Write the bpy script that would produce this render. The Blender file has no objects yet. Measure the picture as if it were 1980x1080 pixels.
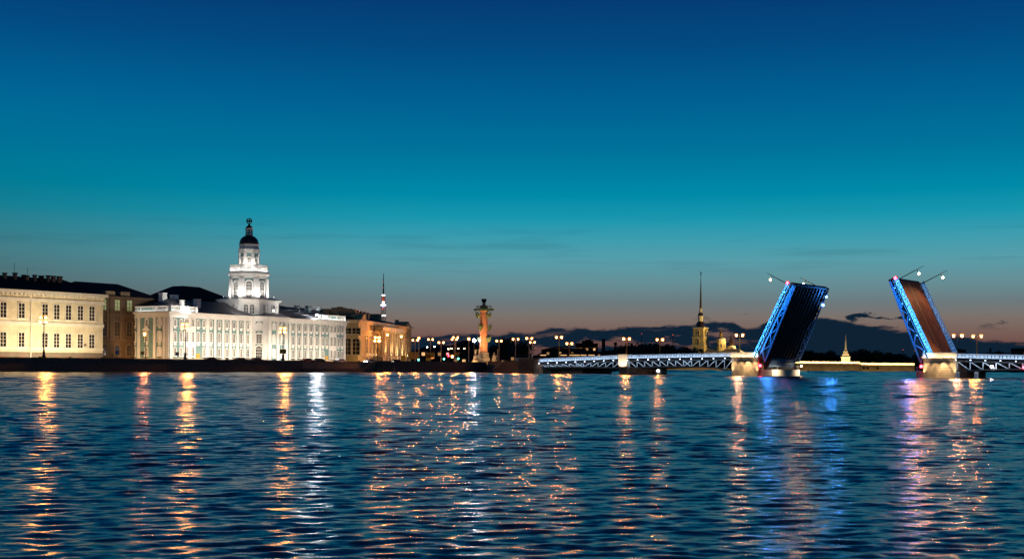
import bpy, math, random
import numpy as np
from mathutils import Vector, Matrix

random.seed(7)
rng = np.random.default_rng(11)
S = bpy.context.scene
COL = S.collection
R = math.radians

# ------------------------------------------------------------------ camera
F_PX, PX0, PY0, ROLL, EYE = 2331.0, 990.0, 709.5, 0.007, 2.25   # photo pixels (1980 wide), metres
cam_d = bpy.data.cameras.new('camera')
cam = bpy.data.objects.new('camera', cam_d)
COL.objects.link(cam)
cam_d.sensor_width = 36.0
cam_d.lens = 36.0 * F_PX / 1980.0
cam_d.shift_y = (PY0 - 540.0) / 1980.0
cam_d.clip_start = 0.5
cam_d.clip_end = 30000
cam.matrix_world = Matrix.Translation((0, 0, EYE)) @ Matrix.Rotation(R(90), 4, 'X') @ Matrix.Rotation(ROLL, 4, 'Z')
S.camera = cam

# ------------------------------------------------------------------ view and render
S.view_settings.view_transform = 'Standard'
S.view_settings.look = 'None'
S.view_settings.exposure = 0.0
S.view_settings.gamma = 1.0
S.render.engine = 'CYCLES'
S.cycles.use_denoising = True
S.cycles.max_bounces = 5
S.cycles.diffuse_bounces = 2
S.cycles.glossy_bounces = 3
S.cycles.transmission_bounces = 2
S.cycles.sample_clamp_indirect = 6.0
S.cycles.use_light_tree = True

# ------------------------------------------------------------------ dusk sky
def lin(r, g, b):
    f = lambda c: (c / 12.92 if c <= 0.04045 else ((c + 0.055) / 1.055) ** 2.4)
    return (f(r / 255), f(g / 255), f(b / 255), 1.0)

world = bpy.data.worlds.new('World')
S.world = world
world.use_nodes = True
nt = world.node_tree
nt.nodes.clear()
N = nt.nodes.new
L = nt.links.new
def wmath(op, a, b=None, c=None, clamp=False):
    n = N('ShaderNodeMath'); n.operation = op; n.use_clamp = clamp
    for i, v in enumerate((a, b, c)):
        if v is None: continue
        if isinstance(v, (int, float)): n.inputs[i].default_value = v
        else: L(v, n.inputs[i])
    return n.outputs[0]
tc = N('ShaderNodeTexCoord')
sep = N('ShaderNodeSeparateXYZ'); L(tc.outputs['Generated'], sep.inputs[0])
horiz = wmath('SQRT', wmath('ADD', wmath('MULTIPLY', sep.outputs[0], sep.outputs[0]), wmath('MULTIPLY', sep.outputs[1], sep.outputs[1])))
elev = wmath('ARCTAN2', sep.outputs[2], horiz)              # radians above the horizon
az = wmath('ARCTAN2', sep.outputs[0], sep.outputs[1])       # radians, east of the view's north
# colour of the clear dusk sky against elevation (0 .. 60 degrees)
ramp = N('ShaderNodeValToRGB')
stops = [(0.0, (92, 60, 60)), (1.2, (112, 78, 73)), (1.8, (122, 98, 90)), (2.4, (124, 113, 107)), (3.1, (108, 122, 126)), (4.0, (102, 142, 150)), (5.0, (88, 157, 169)),
         (6.0, (62, 157, 175)), (7.0, (26, 151, 175)), (8.1, (0, 138, 168)), (10.0, (0, 116, 156)), (12.4, (0, 96, 146)), (14.8, (2, 75, 130)), (17.2, (5, 58, 114)),
         (26.0, (4, 46, 94)), (40.0, (3, 32, 70)), (60.0, (2, 22, 52))]
cr = ramp.color_ramp
cr.interpolation = 'LINEAR'
mx = math.sqrt(60.0)
while len(cr.elements) < len(stops): cr.elements.new(0.5)
for e, (deg, c) in zip(cr.elements, stops):
    e.position = math.sqrt(deg) / mx; e.color = lin(*c)
fac = wmath('DIVIDE', wmath('SQRT', wmath('MAXIMUM', wmath('DIVIDE', elev, R(1)), 0.0)), mx)
L(fac, ramp.inputs[0])
# low cloud bank over the far bank and a few torn streaks above it
comb = N('ShaderNodeCombineXYZ')
L(wmath('MULTIPLY', az, 1.0), comb.inputs[0]); L(wmath('MULTIPLY', elev, 3.6), comb.inputs[1])
def noise(vec, scale, detail=5, rough=0.55, off=0.0):
    m = N('ShaderNodeMapping'); m.inputs['Location'].default_value = (off, off * .7, 3.1); L(vec, m.inputs[0])
    n = N('ShaderNodeTexNoise'); n.inputs['Scale'].default_value = scale; n.inputs['Detail'].default_value = detail
    n.inputs['Roughness'].default_value = rough; L(m.outputs[0], n.inputs['Vector'])
    return n.outputs[0]
def smooth(v, a, b):
    n = N('ShaderNodeMapRange'); n.interpolation_type = 'SMOOTHSTEP'
    n.inputs[1].default_value = a; n.inputs[2].default_value = b; L(v, n.inputs[0]); return n.outputs[0]
edeg = wmath('DIVIDE', elev, R(1))
adeg = wmath('DIVIDE', az, R(1))
n1 = noise(comb.outputs[0], 46, 7, 0.6, 2.3)
n2 = noise(comb.outputs[0], 13, 4, 0.55, 7.7)
# where the bank stands along the horizon (degrees of azimuth): its top edge
edge = N('ShaderNodeFloatCurve')
cm = edge.mapping.curves[0]
pts = [(-30, 1.35), (-9, 1.28), (-4.5, 1.55), (0.3, 1.62), (2.0, 1.9), (5.0, 1.95), (8.5, 2.08), (10.2, 2.3), (11.0, 1.9), (12.2, 2.35), (13.8, 2.42), (15.6, 2.25), (17.2, 1.95), (19.2, 1.75), (20.5, 1.5), (24, 1.25), (34, 1.35)]
amin, amax = -34.0, 38.0
cm.points[0].location = (0, .45); cm.points[1].location = (1, .45)
for a_, e_ in pts: cm.points.new((a_ - amin) / (amax - amin), e_ / 3.0)
edge.mapping.update()
L(wmath('DIVIDE', wmath('SUBTRACT', adeg, amin), amax - amin), edge.inputs['Value'])
top = wmath('MULTIPLY', edge.outputs[0], 3.0)
d = wmath('SUBTRACT', wmath('ADD', top, wmath('MULTIPLY', wmath('SUBTRACT', n1, 0.5), 0.75)), edeg)
bank = smooth(d, -0.02, 0.16)
# gaps inside the bank
depth_in = smooth(wmath('SUBTRACT', top, edeg), 0.10, 0.55)
gapn = noise(comb.outputs[0], 30, 5, 0.6, 21.4)
gap = wmath('MULTIPLY', smooth(gapn, 0.50, 0.62), depth_in)
gap_az = smooth(adeg, 14.0, 9.0)
bank = wmath('MULTIPLY', bank, wmath('SUBTRACT', 1.0, wmath('MULTIPLY', wmath('MULTIPLY', gap, gap_az), 0.85)))
n3 = noise(comb.outputs[0], 30, 5, 0.55, 31.0)
streak_band = wmath('MULTIPLY', smooth(edeg, 1.7, 2.3), smooth(edeg, 3.4, 2.6))
streak = wmath('MULTIPLY', wmath('MULTIPLY', smooth(n3, 0.60, 0.66), streak_band), smooth(adeg, 6.0, 15.5))
comb2 = N('ShaderNodeCombineXYZ'); L(az, comb2.inputs[0]); L(wmath('MULTIPLY', elev, 14.0), comb2.inputs[1])
n4 = noise(comb2.outputs[0], 7, 4, 0.5, 3.0)
veil = wmath('MULTIPLY', wmath('MULTIPLY', smooth(n4, 0.52, 0.72), smooth(edeg, 3.6, 4.6)), wmath('MULTIPLY', smooth(edeg, 8.0, 6.0), 0.16))
cloud = wmath('MAXIMUM', bank, streak)
# afterglow: brightest over the right half of the view, dimmer away from it, only low in the sky
away = wmath('SUBTRACT', 1.0, wmath('MULTIPLY', smooth(adeg, -32.0, -2.0), smooth(adeg, 75.0, 30.0)))
dim = wmath('SUBTRACT', 1.0, wmath('MULTIPLY', wmath('MULTIPLY', away, smooth(edeg, 12.0, 5.0)), 0.5))
glow = N('ShaderNodeVectorMath'); glow.operation = 'SCALE'; L(ramp.outputs[0], glow.inputs[0]); L(dim, glow.inputs['Scale'])
mixc = N('ShaderNodeMix'); mixc.data_type = 'RGBA'
L(cloud, mixc.inputs['Factor']); L(glow.outputs[0], mixc.inputs['A']); mixc.inputs['B'].default_value = lin(14, 34, 52)
mixv = N('ShaderNodeMix'); mixv.data_type = 'RGBA'
L(veil, mixv.inputs['Factor']); L(mixc.outputs['Result'], mixv.inputs['A']); mixv.inputs['B'].default_value = lin(22, 62, 84)
bg = N('ShaderNodeBackground'); bg.inputs['Strength'].default_value = 1.0
L(mixv.outputs['Result'], bg.inputs['Color'])
wo = N('ShaderNodeOutputWorld'); L(bg.outputs[0], wo.inputs['Surface'])

# ------------------------------------------------------------------ pixel -> direction
def unroll(px, py):
    u, v = px - PX0, py - PY0
    c, s = math.cos(ROLL), math.sin(ROLL)
    return u * c + v * s, -u * s + v * c
def at(px, py, Y):
    u, v = unroll(px, py)
    return Vector((u * Y / F_PX, Y, EYE - v * Y / F_PX))
class Frame:
    """local x along a facade, y away from the river, z up"""
    def __init__(s, o, ang, z): s.o = Vector((o[0], o[1])); s.ang = ang; s.z = z; s.c, s.s = math.cos(ang), math.sin(ang)
    def hit(s, px, py, y=0.0):
        u, v = unroll(px, py); dx, dy = u / F_PX, 1.0
        # -sx*(X-ox)+c*(Y-oy) = y
        t = (y + (-s.s) * s.o.x + s.c * s.o.y) / (-s.s * dx + s.c * dy)
        X, Y = dx * t, t
        lx = s.c * (X - s.o.x) + s.s * (Y - s.o.y)
        return lx, EYE - v * t / F_PX - s.z
    def x(s, px, py=650, y=0.0): return s.hit(px, py, y)[0]
    def zz(s, px, py, y=0.0): return s.hit(px, py, y)[1]
    def w(s, x, y, z=0.0): return Vector((s.o.x + s.c * x - s.s * y, s.o.y + s.s * x + s.c * y, s.z + z))
    def yfor(s, px, lx, py=500):   # local y at which (lx, y) shows at photo column px
        u, v = unroll(px, py); k = u / F_PX
        # X = k*Y
        a = (s.o.x + s.c * lx) - k * (s.o.y + s.s * lx)
        b = -s.s - k * s.c
        return -a / b

# ------------------------------------------------------------------ materials
MATS = {}
def mat(name, col, rough=0.75, metal=0.0, var=0.16, scale=0.6, emit=None, es=0.0, spec=0.4):
    m = bpy.data.materials.new(name); m.use_nodes = True
    t = m.node_tree; b = t.nodes['Principled BSDF']
    b.inputs['Roughness'].default_value = rough; b.inputs['Metallic'].default_value = metal
    b.inputs['Specular IOR Level'].default_value = spec
    c = (col[0], col[1], col[2], 1)
    if var > 0:
        g = t.nodes.new('ShaderNodeNewGeometry'); n = t.nodes.new('ShaderNodeTexNoise'); n.inputs['Scale'].default_value = scale; n.inputs['Detail'].default_value = 6
        t.links.new(g.outputs['Position'], n.inputs['Vector'])
        r = t.nodes.new('ShaderNodeMapRange'); r.inputs[1].default_value = .3; r.inputs[2].default_value = .7; r.inputs[3].default_value = 1 - var; r.inputs[4].default_value = 1 + var * .6
        t.links.new(n.outputs[0], r.inputs[0])
        x = t.nodes.new('ShaderNodeVectorMath'); x.operation = 'SCALE'; x.inputs[0].default_value = col; t.links.new(r.outputs[0], x.inputs['Scale'])
        t.links.new(x.outputs[0], b.inputs['Base Color'])
    else: b.inputs['Base Color'].default_value = c
    if emit:
        b.inputs['Emission Color'].default_value = (*emit, 1); b.inputs['Emission Strength'].default_value = es
    MATS[name] = m
    return m
mat('cream', (.74, .65, .46)); mat('cream_trim', (.80, .75, .64), var=.1)
mat('plinth', (.22, .17, .13)); mat('tan', (.10, .055, .025)); mat('tan_trim', (.13, .08, .042))
mat('teal', (.165, .275, .27)); mat('leaf_steel', (.22, .40, .66), rough=.5, var=.06); mat('white', (.76, .74, .70), var=.1); mat('roof_metal', (.12, .115, .12), rough=.45, metal=.3)
mat('roof_dark', (.018, .015, .016), rough=.7, spec=.2); mat('brick_dark', (.30, .20, .11)); mat('dome', (.035, .02, .018), rough=.3, spec=.5)
mat('iron', (.012, .011, .012), rough=.5); mat('frame', (.70, .68, .62), var=.05)
mat('yellow', (.60, .43, .19)); mat('yellow_trim', (.66, .53, .31))
mat('granite', (.10, .072, .06), rough=.75, scale=1.4, var=.35); mat('granite_red', (.28, .14, .08), rough=.8, scale=1.5, var=.3)
mat('pier_stone', (.42, .35, .25), scale=.9, var=.3); mat('pale_stone', (.55, .47, .36))
mat('asphalt', (.045, .043, .042), rough=.8); mat('pavement', (.16, .14, .12))
mat('road_deck', (.27, .088, .032), rough=.7, scale=.5, var=.35); mat('road_line', (.6, .45, .25), var=.2)
mat('steel', (.45, .47, .50), rough=.5, var=.06); mat('amber_halo', (.06, .03, .01), var=0, emit=(1.0, .30, .05), es=2.2); mat('black_steel', (.004, .004, .005), spec=.1); mat('steel_dark', (.02, .02, .022), rough=.6); mat('steel_under', (.05, .045, .045), rough=.6)  # the amber glow imitates the orange halo round the lamps
mat('rostral', (.52, .23, .12), scale=.5); mat('bronze', (.085, .13, .065), rough=.5); mat('statue', (.62, .52, .36))
mat('gilt', (.20, .12, .03), rough=.4, metal=.5); mat('church', (.60, .44, .16)); mat('church_trim', (.66, .55, .32)); mat('church_roof', (.30, .27, .2))
mat('fort', (.36, .25, .11), scale=.15, var=.3); mat('far_dark', (.012, .012, .014), rough=.9, spec=.1); mat('far_wall', (.03, .024, .022), rough=.9, spec=.1)
mat('leaf', (.03, .04, .016), rough=.7, var=.4); mat('bark', (.05, .035, .025)); mat('ground', (.05, .045, .04)); mat('hillside', (.02, .02, .02), spec=.1)
mat('sign_yellow', (.75, .5, .06), var=.05); mat('sign_white', (.8, .8, .78), var=.03); mat('sign_blue', (.03, .1, .45), var=.03); mat('sign_red', (.6, .02, .02), var=.03); mat('ochre_door', (.55, .33, .06), var=.1)
mat('car_dark', (.02, .02, .024), rough=.25); mat('car_red', (.25, .03, .03), rough=.25); mat('car_pale', (.5, .5, .5), rough=.25); mat('rubber', (.015, .015, .015)); mat('boat_white', (.7, .72, .72), rough=.4); mat('boat_dark', (.03, .035, .05), rough=.4)
mat('red_paint', (.5, .05, .03), var=.05)
# glass: dark, reflecting
mat('glass', (.025, .02, .018), rough=.12, var=0, spec=.6)
# things that give off light
WARM = (1.0, .42, .10); WARMW = (1.0, .72, .42); WHITE = (.95, .95, 1.0)
mat('globe_warm', (1, .8, .5), var=0, emit=WARM, es=45); mat('globe_cream', (1, .9, .8), var=0, emit=(1.0, .55, .26), es=30)
mat('flood_lens', (1, 1, 1), var=0, emit=WHITE, es=60); mat('flood_small', (1, 1, 1), var=0, emit=WHITE, es=30)
mat('up_lens', (1, .9, .7), var=0, emit=(1, .74, .4), es=40)
mat('red_light', (1, .1, .1), var=0, emit=(1, .02, .04), es=40); mat('green_light', (.1, 1, .6), var=0, emit=(.1, 1, .62), es=14)
mat('blue_spot', (.4, .6, 1), var=0, emit=(.08, .30, 1.0), es=25); mat('led_blue', (.4, .6, 1), var=0, emit=(.07, .30, 1.0), es=18)
mat('lit_window', (.9, .7, .4), var=.3, scale=.4, emit=(1, .52, .2), es=1.1); mat('lit_window_dim', (.6, .4, .2), var=.3, emit=(1, .5, .18), es=.35)
mat('lit_green', (.4, .5, .3), var=.2, emit=(.5, .6, .22), es=.16)
mat('led_line', (1, .9, .8), var=0, emit=(1.0, .78, .5), es=5); mat('led_cool', (1, 1, 1), var=0, emit=(.8, .88, 1), es=5)
mat('tv_white', (1, 1, 1), var=0, emit=(1, .97, .95), es=2.2); mat('tv_red', (1, .2, .1), var=0, emit=(1, .14, .06), es=.55); mat('tv_blue', (.3, .5, 1), var=0, emit=(.3, .5, 1), es=1.2)
mat('car_lamp', (1, 1, 1), var=0, emit=(1, .9, .7), es=60)
for k_ in ('amber_halo', 'lit_window', 'lit_window_dim', 'lit_green', 'led_line', 'led_cool', 'tv_white', 'tv_red', 'tv_blue', 'up_lens', 'flood_small', 'flood_lens', 'led_blue'): MATS[k_].cycles.emission_sampling = 'NONE'

# ------------------------------------------------------------------ mesh builder
class MB:
    def __init__(s): s.v = []; s.f = []
    def add(s, vs, fs):
        b = len(s.v); s.v += [tuple(p) for p in vs]; s.f += [tuple(b + i for i in f) for f in fs]; return s
    def box(s, x0, x1, y0, y1, z0, z1):
        return s.add([(x0, y0, z0), (x1, y0, z0), (x1, y1, z0), (x0, y1, z0), (x0, y0, z1), (x1, y0, z1), (x1, y1, z1), (x0, y1, z1)],
                     [(3, 2, 1, 0), (4, 5, 6, 7), (0, 1, 5, 4), (1, 2, 6, 5), (2, 3, 7, 6), (3, 0, 4, 7)])
    def prism(s, poly, z0, z1, top=None):
        """poly: list of (x,y) counter-clockwise; top: optional second outline"""
        n = len(poly); t = top or poly
        return s.add([(x, y, z0) for x, y in poly] + [(x, y, z1) for x, y in t],
                     [tuple(range(n - 1, -1, -1)), tuple(range(n, 2 * n))] + [(i, (i + 1) % n, n + (i + 1) % n, n + i) for i in range(n)])
    def slab(s, prof, y0, y1):
        """outline in x,z pulled from y0 to y1 (y0 faces the river)"""
        n = len(prof)
        return s.add([(x, y0, z) for x, z in prof] + [(x, y1, z) for x, z in prof],
                     [tuple(range(n)), tuple(range(2 * n - 1, n - 1, -1))] + [(i, n + i, n + (i + 1) % n, (i + 1) % n) for i in range(n)])
    def lathe(s, prof, n=20, c=(0, 0), a0=0.0):
        vs = []; fs = []
        for r, z in prof:
            for k in range(n):
                a = a0 + 2 * math.pi * k / n; vs.append((c[0] + r * math.cos(a), c[1] + r * math.sin(a), z))
        for j in range(len(prof) - 1):
            for k in range(n):
                k2 = (k + 1) % n; fs.append((j * n + k, j * n + k2, (j + 1) * n + k2, (j + 1) * n + k))
        fs.append(tuple(range(n - 1, -1, -1))); m = (len(prof) - 1) * n; fs.append(tuple(range(m, m + n)))
        return s.add(vs, fs)
    def tube(s, p0, p1, r0, r1=None, n=6):
        r1 = r0 if r1 is None else r1
        p0, p1 = Vector(p0), Vector(p1); d = (p1 - p0).normalized()
        a = d.orthogonal().normalized(); b = d.cross(a)
        vs = []
        for p, r in ((p0, r0), (p1, r1)):
            for k in range(n):
                t = 2 * math.pi * k / n; vs.append(p + a * (r * math.cos(t)) + b * (r * math.sin(t)))
        return s.add(vs, [(k, (k + 1) % n, n + (k + 1) % n, n + k) for k in range(n)] + [tuple(range(n - 1, -1, -1)), tuple(range(n, 2 * n))])
    def beam(s, p0, p1, w, h):
        """rectangular bar in the x-z plane between two points (x,y,z); w across y, h in plane"""
        p0, p1 = Vector(p0), Vector(p1); d = (p1 - p0).normalized(); up = Vector((-d.z, 0, d.x)) * (h / 2); yy = Vector((0, w / 2, 0))
        vs = [p0 - yy - up, p0 + yy - up, p0 + yy + up, p0 - yy + up, p1 - yy - up, p1 + yy - up, p1 + yy + up, p1 - yy + up]
        return s.add(vs, [(0, 1, 2, 3), (7, 6, 5, 4), (0, 4, 5, 1), (1, 5, 6, 2), (2, 6, 7, 3), (3, 7, 4, 0)])
    def torus(s, c, rad, r, axis='y', n=20, m=6):
        vs = []; fs = []
        for i in range(n):
            a = 2 * math.pi * i / n
            for j in range(m):
                t = 2 * math.pi * j / m; q = rad + r * math.cos(t); h = r * math.sin(t)
                p = {'y': (q * math.cos(a), h, q * math.sin(a)), 'z': (q * math.cos(a), q * math.sin(a), h), 'x': (h, q * math.cos(a), q * math.sin(a))}[axis]
                vs.append((c[0] + p[0], c[1] + p[1], c[2] + p[2]))
        for i in range(n):
            for j in range(m):
                fs.append((i * m + j, ((i + 1) % n) * m + j, ((i + 1) % n) * m + (j + 1) % m, i * m + (j + 1) % m))
        return s.add(vs, fs)
    def ball(s, c, r, n=10, m=6, sz=1.0):
        prof = [(max(r * math.sin(math.pi * j / m), 1e-3), c[2] - r * sz * math.cos(math.pi * j / m)) for j in range(m + 1)]
        return s.lathe(prof, n, (c[0], c[1]))
    def mesh(s, name, m, smooth=False):
        me = bpy.data.meshes.new(name); me.from_pydata(s.v, [], s.f); me.update()
        me.materials.append(MATS[m])
        if smooth:
            me.polygons.foreach_set('use_smooth', [True] * len(me.polygons))
        return me
def link(name, data, parent=None, loc=(0, 0, 0), rz=0.0):
    o = bpy.data.objects.new(name, data); COL.objects.link(o)
    o.location = loc; o.rotation_euler = (0, 0, rz)
    if parent: o.parent = parent
    return o
def put(name, mb, m, parent=None, loc=(0, 0, 0), rz=0.0, smooth=False):
    return link(name, mb.mesh(name, m, smooth), parent, loc, rz)
def tag(o, label=None, cat=None, group=None, kind=None):
    for k, v in (('label', label), ('category', cat), ('group', group), ('kind', kind)):
        if v: o[k] = v
    return o
def thing(name, label, cat, loc=(0, 0, 0), rz=0.0, group=None):
    return tag(link(name, None, None, loc, rz), label, cat, group)
def copy_tree(o, parent=None):
    c = o.copy(); COL.objects.link(c); c.parent = parent
    for ch in list(o.children): copy_tree(ch, c)
    return c
def arch(w, h, x=0.0, z=0.0, n=6):
    """outline of an arched opening, x,z points, standing on z"""
    r = w / 2
    return [(x - r, z), (x + r, z)] + [(x + r * math.cos(math.pi * k / n), z + h - r + r * math.sin(math.pi * k / n)) for k in range(n + 1)]
# lamps that shine
def spot(name, parent, loc, target, power, color, angle=70, blend=.6, radius=.3):
    l = bpy.data.lights.new(name, 'SPOT'); l.energy = power; l.color = color; l.spot_size = R(angle); l.spot_blend = blend; l.shadow_soft_size = radius
    o = bpy.data.objects.new(name, l); COL.objects.link(o); o.parent = parent; o.location = loc
    d = Vector(target) - Vector(loc); o.rotation_euler = d.to_track_quat('-Z', 'Y').to_euler(); return o
def beam_out(parent, loc, power, color, radius=.45, cone=150, down=-.10, d=(0, -1)):
    """spot added at a lamp, aimed over the river to make its light column"""
    v = Vector((d[0], d[1], down)); M = parent.rotation_euler.to_matrix()
    v = M.inverted() @ v
    return spot('river_spot', parent, loc, Vector(loc) + v, power, color, cone, .25, radius)
def strip(name, parent, loc, along, facing, length, width, power, color, spread=160):
    l = bpy.data.lights.new(name, 'AREA'); l.shape = 'RECTANGLE'; l.size = length; l.size_y = width; l.energy = power; l.color = color; l.spread = R(spread)
    o = bpy.data.objects.new(name, l); COL.objects.link(o); o.parent = parent
    x = Vector(along).normalized(); z = -Vector(facing).normalized(); z = (z - x * z.dot(x)).normalized(); y = z.cross(x)
    M = Matrix(((x.x, y.x, z.x), (x.y, y.y, z.y), (x.z, y.z, z.z))); o.rotation_euler = M.to_euler(); o.location = loc; return o
# ================================================================== SETTING
STREET = 3.3
WALL_TOP = 4.05
W0 = Vector((-136, 320)); C1 = Vector((-9.7, 470)); C2 = Vector((10.1, 427))
wdir = (C1 - W0).normalized(); WANG = math.atan2(wdir.y, wdir.x)
WL = W0 - wdir * 90
wn = Vector((-wdir.y, wdir.x))           # towards the land

# ---- the river: wave geometry, finest near the bank the photograph was taken from
SLOPE, RIPPLE = .0175, .060
def build_water():
    rows = [5.0]
    while rows[-1] < 9000: rows.append(rows[-1] + max(.05, rows[-1] * .0062))
    Yr = np.array(rows); nc = 520
    sgrid = np.linspace(-1, 1, nc)
    half = Yr * .62 + 7
    X = sgrid[None, :] * half[:, None]; Y = np.repeat(Yr[:, None], nc, 1)
    dY = np.gradient(Yr); Z = np.zeros_like(X); var = np.zeros_like(Yr); tot = 0.0
    nw = 210
    # gusts: slow change of wave height from place to place
    g1 = np.sin(X * .031 + Y * .017 + 1.0) * np.sin(Y * .043 - X * .011 + .4); g2 = np.sin(X * .11 - Y * .07 + 2.) * np.sin(Y * .16 + X * .05)
    gust = 1 + .28 * g1 + .2 * g2
    sm01 = lambda q: (lambda c: c * c * (3 - 2 * c))(np.clip(q, 0, 1))
    for i in range(nw):
        lam = .22 * (60.0 / .22) ** ((i + rng.random()) / nw)
        th = R(90) + rng.normal(0, R(29)) + R(5)
        k = 2 * math.pi / lam; sl = SLOPE * rng.uniform(.7, 1.3)
        # from far off only waves longer than the mesh spacing are carried; the water keeps one steepness
        lo = lam / (2.4 * dY); hi = lam / np.maximum(.62, 7.5 * dY)
        keep = sm01((lo - .7) / .6) * (1 - sm01((hi - .75) / .6))
        rr_ = np.nonzero(keep > 0)[0]
        ph = rng.random() * 6.283
        if len(rr_) == 0: continue
        a0, a1 = rr_[0], rr_[-1] + 1
        arg = k * (X[a0:a1] * math.cos(th) + Y[a0:a1] * math.sin(th)) + ph
        Z[a0:a1] += (sl / k) * keep[a0:a1, None] * (np.sin(arg) + .2 * np.cos(2 * arg))
    Z *= gust
    nr = len(Yr)
    verts = np.stack([X, Y, Z], -1).reshape(-1, 3)
    idx = np.arange(nr * nc).reshape(nr, nc)
    faces = np.stack([idx[:-1, :-1], idx[:-1, 1:], idx[1:, 1:], idx[1:, :-1]], -1).reshape(-1, 4)
    me = bpy.data.meshes.new('water')
    me.vertices.add(len(verts)); me.vertices.foreach_set('co', verts.ravel())
    me.loops.add(faces.size); me.loops.foreach_set('vertex_index', faces.ravel())
    me.polygons.add(len(faces)); me.polygons.foreach_set('loop_start', np.arange(0, faces.size, 4))
    try: me.polygons.foreach_set('loop_total', np.full(len(faces), 4))
    except Exception: pass
    me.update(calc_edges=True); me.validate()
    me.polygons.foreach_set('use_smooth', np.ones(len(me.polygons), bool))
    lost = np.full(nr, RIPPLE)                     # the finest ripples, as surface normals
    a = me.attributes.new('ripple', 'FLOAT', 'POINT'); a.data.foreach_set('value', np.repeat(lost, nc).astype(np.float32))
    far = np.clip((Yr - 15) / 130, 0, 1) ** .7
    a = me.attributes.new('ripple_x', 'FLOAT', 'POINT'); a.data.foreach_set('value', np.repeat(lost * (1.2 + 1.6 * far), nc).astype(np.float32))
    m = bpy.data.materials.new('river_water'); m.use_nodes = True; MATS['river_water'] = m
    t = m.node_tree; b = t.nodes['Principled BSDF']
    b.inputs['Base Color'].default_value = (.001, .010, .026, 1); b.inputs['Roughness'].default_value = .20; b.inputs['IOR'].default_value = 1.333
    nn = t.nodes.new; ll = t.links.new
    geo = nn('ShaderNodeNewGeometry'); at_ = nn('ShaderNodeAttribute'); at_.attribute_name = 'ripple'
    vsum = None
    for sc, w in ((2.8, .60), (6.6, .62), (15.0, .42)):
        mp = nn('ShaderNodeMapping'); mp.inputs['Scale'].default_value = (sc * .40, sc, sc); mp.inputs['Rotation'].default_value = (0, 0, R(8)); ll(geo.outputs['Position'], mp.inputs[0])
        nz = nn('ShaderNodeTexNoise'); nz.inputs['Scale'].default_value = 1.0; nz.inputs['Detail'].default_value = 2.0; nz.noise_dimensions = '2D'; ll(mp.outputs[0], nz.inputs['Vector'])
        sb = nn('ShaderNodeVectorMath'); sb.operation = 'SUBTRACT'; sb.inputs[1].default_value = (.5, .5, .5); ll(nz.outputs['Color'], sb.inputs[0])
        ml = nn('ShaderNodeVectorMath'); ml.operation = 'MULTIPLY'; ml.inputs[1].default_value = (w * 2.5, w * 8.4, 0); ll(sb.outputs[0], ml.inputs[0])
        if vsum is None: vsum = ml.outputs[0]
        else:
            ad = nn('ShaderNodeVectorMath'); ad.operation = 'ADD'; ll(vsum, ad.inputs[0]); ll(ml.outputs[0], ad.inputs[1]); vsum = ad.outputs[0]
    # cat's paws: broad patches of rougher and calmer water
    mp = nn('ShaderNodeMapping'); mp.inputs['Scale'].default_value = (.010, .030, 1); ll(geo.outputs['Position'], mp.inputs[0])
    nz = nn('ShaderNodeTexNoise'); nz.inputs['Scale'].default_value = 1.0; nz.inputs['Detail'].default_value = 4; ll(mp.outputs[0], nz.inputs['Vector'])
    mr = nn('ShaderNodeMapRange'); mr.inputs[1].default_value = .33; mr.inputs[2].default_value = .67; mr.inputs[3].default_value = .55; mr.inputs[4].default_value = 1.35; ll(nz.outputs[0], mr.inputs[0])
    am = nn('ShaderNodeMath'); am.operation = 'MULTIPLY'; ll(mr.outputs[0], am.inputs[0]); ll(at_.outputs['Fac'], am.inputs[1])
    ax_ = nn('ShaderNodeAttribute'); ax_.attribute_name = 'ripple_x'
    amx = nn('ShaderNodeMath'); amx.operation = 'MULTIPLY'; ll(mr.outputs[0], amx.inputs[0]); ll(ax_.outputs['Fac'], amx.inputs[1])
    cv = nn('ShaderNodeCombineXYZ'); ll(amx.outputs[0], cv.inputs[0]); ll(am.outputs[0], cv.inputs[1])
    sc_ = nn('ShaderNodeVectorMath'); sc_.operation = 'MULTIPLY'; ll(vsum, sc_.inputs[0]); ll(cv.outputs[0], sc_.inputs[1])
    ad = nn('ShaderNodeVectorMath'); ad.operation = 'ADD'; ll(geo.outputs['Normal'], ad.inputs[0]); ll(sc_.outputs[0], ad.inputs[1])
    no = nn('ShaderNodeVectorMath'); no.operation = 'NORMALIZE'; ll(ad.outputs[0], no.inputs[0]); ll(no.outputs[0], b.inputs['Normal'])
    me.materials.append(m)
    return tag(link('water', me), 'dark blue river with small choppy waves', None, None, 'structure')
build_water()

def land(name, pts, z0, z1, m, label):
    a = sum(pts[i][0] * pts[(i + 1) % len(pts)][1] - pts[(i + 1) % len(pts)][0] * pts[i][1] for i in range(len(pts)))
    if a < 0: pts = pts[::-1]
    return tag(put(name, MB().prism([tuple(p) for p in pts], z0, z1), m), label, None, None, 'structure')
inn = wn * .7
quay = [tuple(WL + inn), tuple(C1 + inn + wdir * .2), (C2.x + .6, C2.y + .6), (26, 446), (37, 600), (38, 700), (-60, 1100), (-700, 1100), (-700, 200)]
land('quay_ground', quay, -2, STREET, 'pavement', 'paved quay behind the embankment wall')
# the carriageway along the embankment
road = [tuple(WL + wn * 4), tuple(C1 + wn * 4 - wdir * 6), tuple(C1 + wn * 13 - wdir * 6), tuple(WL + wn * 13)]
tag(put('road', MB().prism([tuple(p) for p in road], STREET + .002, STREET + .006), 'asphalt'), 'asphalt road along the embankment', None, None, 'structure')
land('far_bank', [(-3000, 1500), (60, 1150), (150, 1262), (560, 1262), (700, 1600), (2600, 1900), (6000, 3000), (6000, 7000), (-6000, 7000)], -2, 1.2, 'hillside', 'dark far bank of the river')

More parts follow.
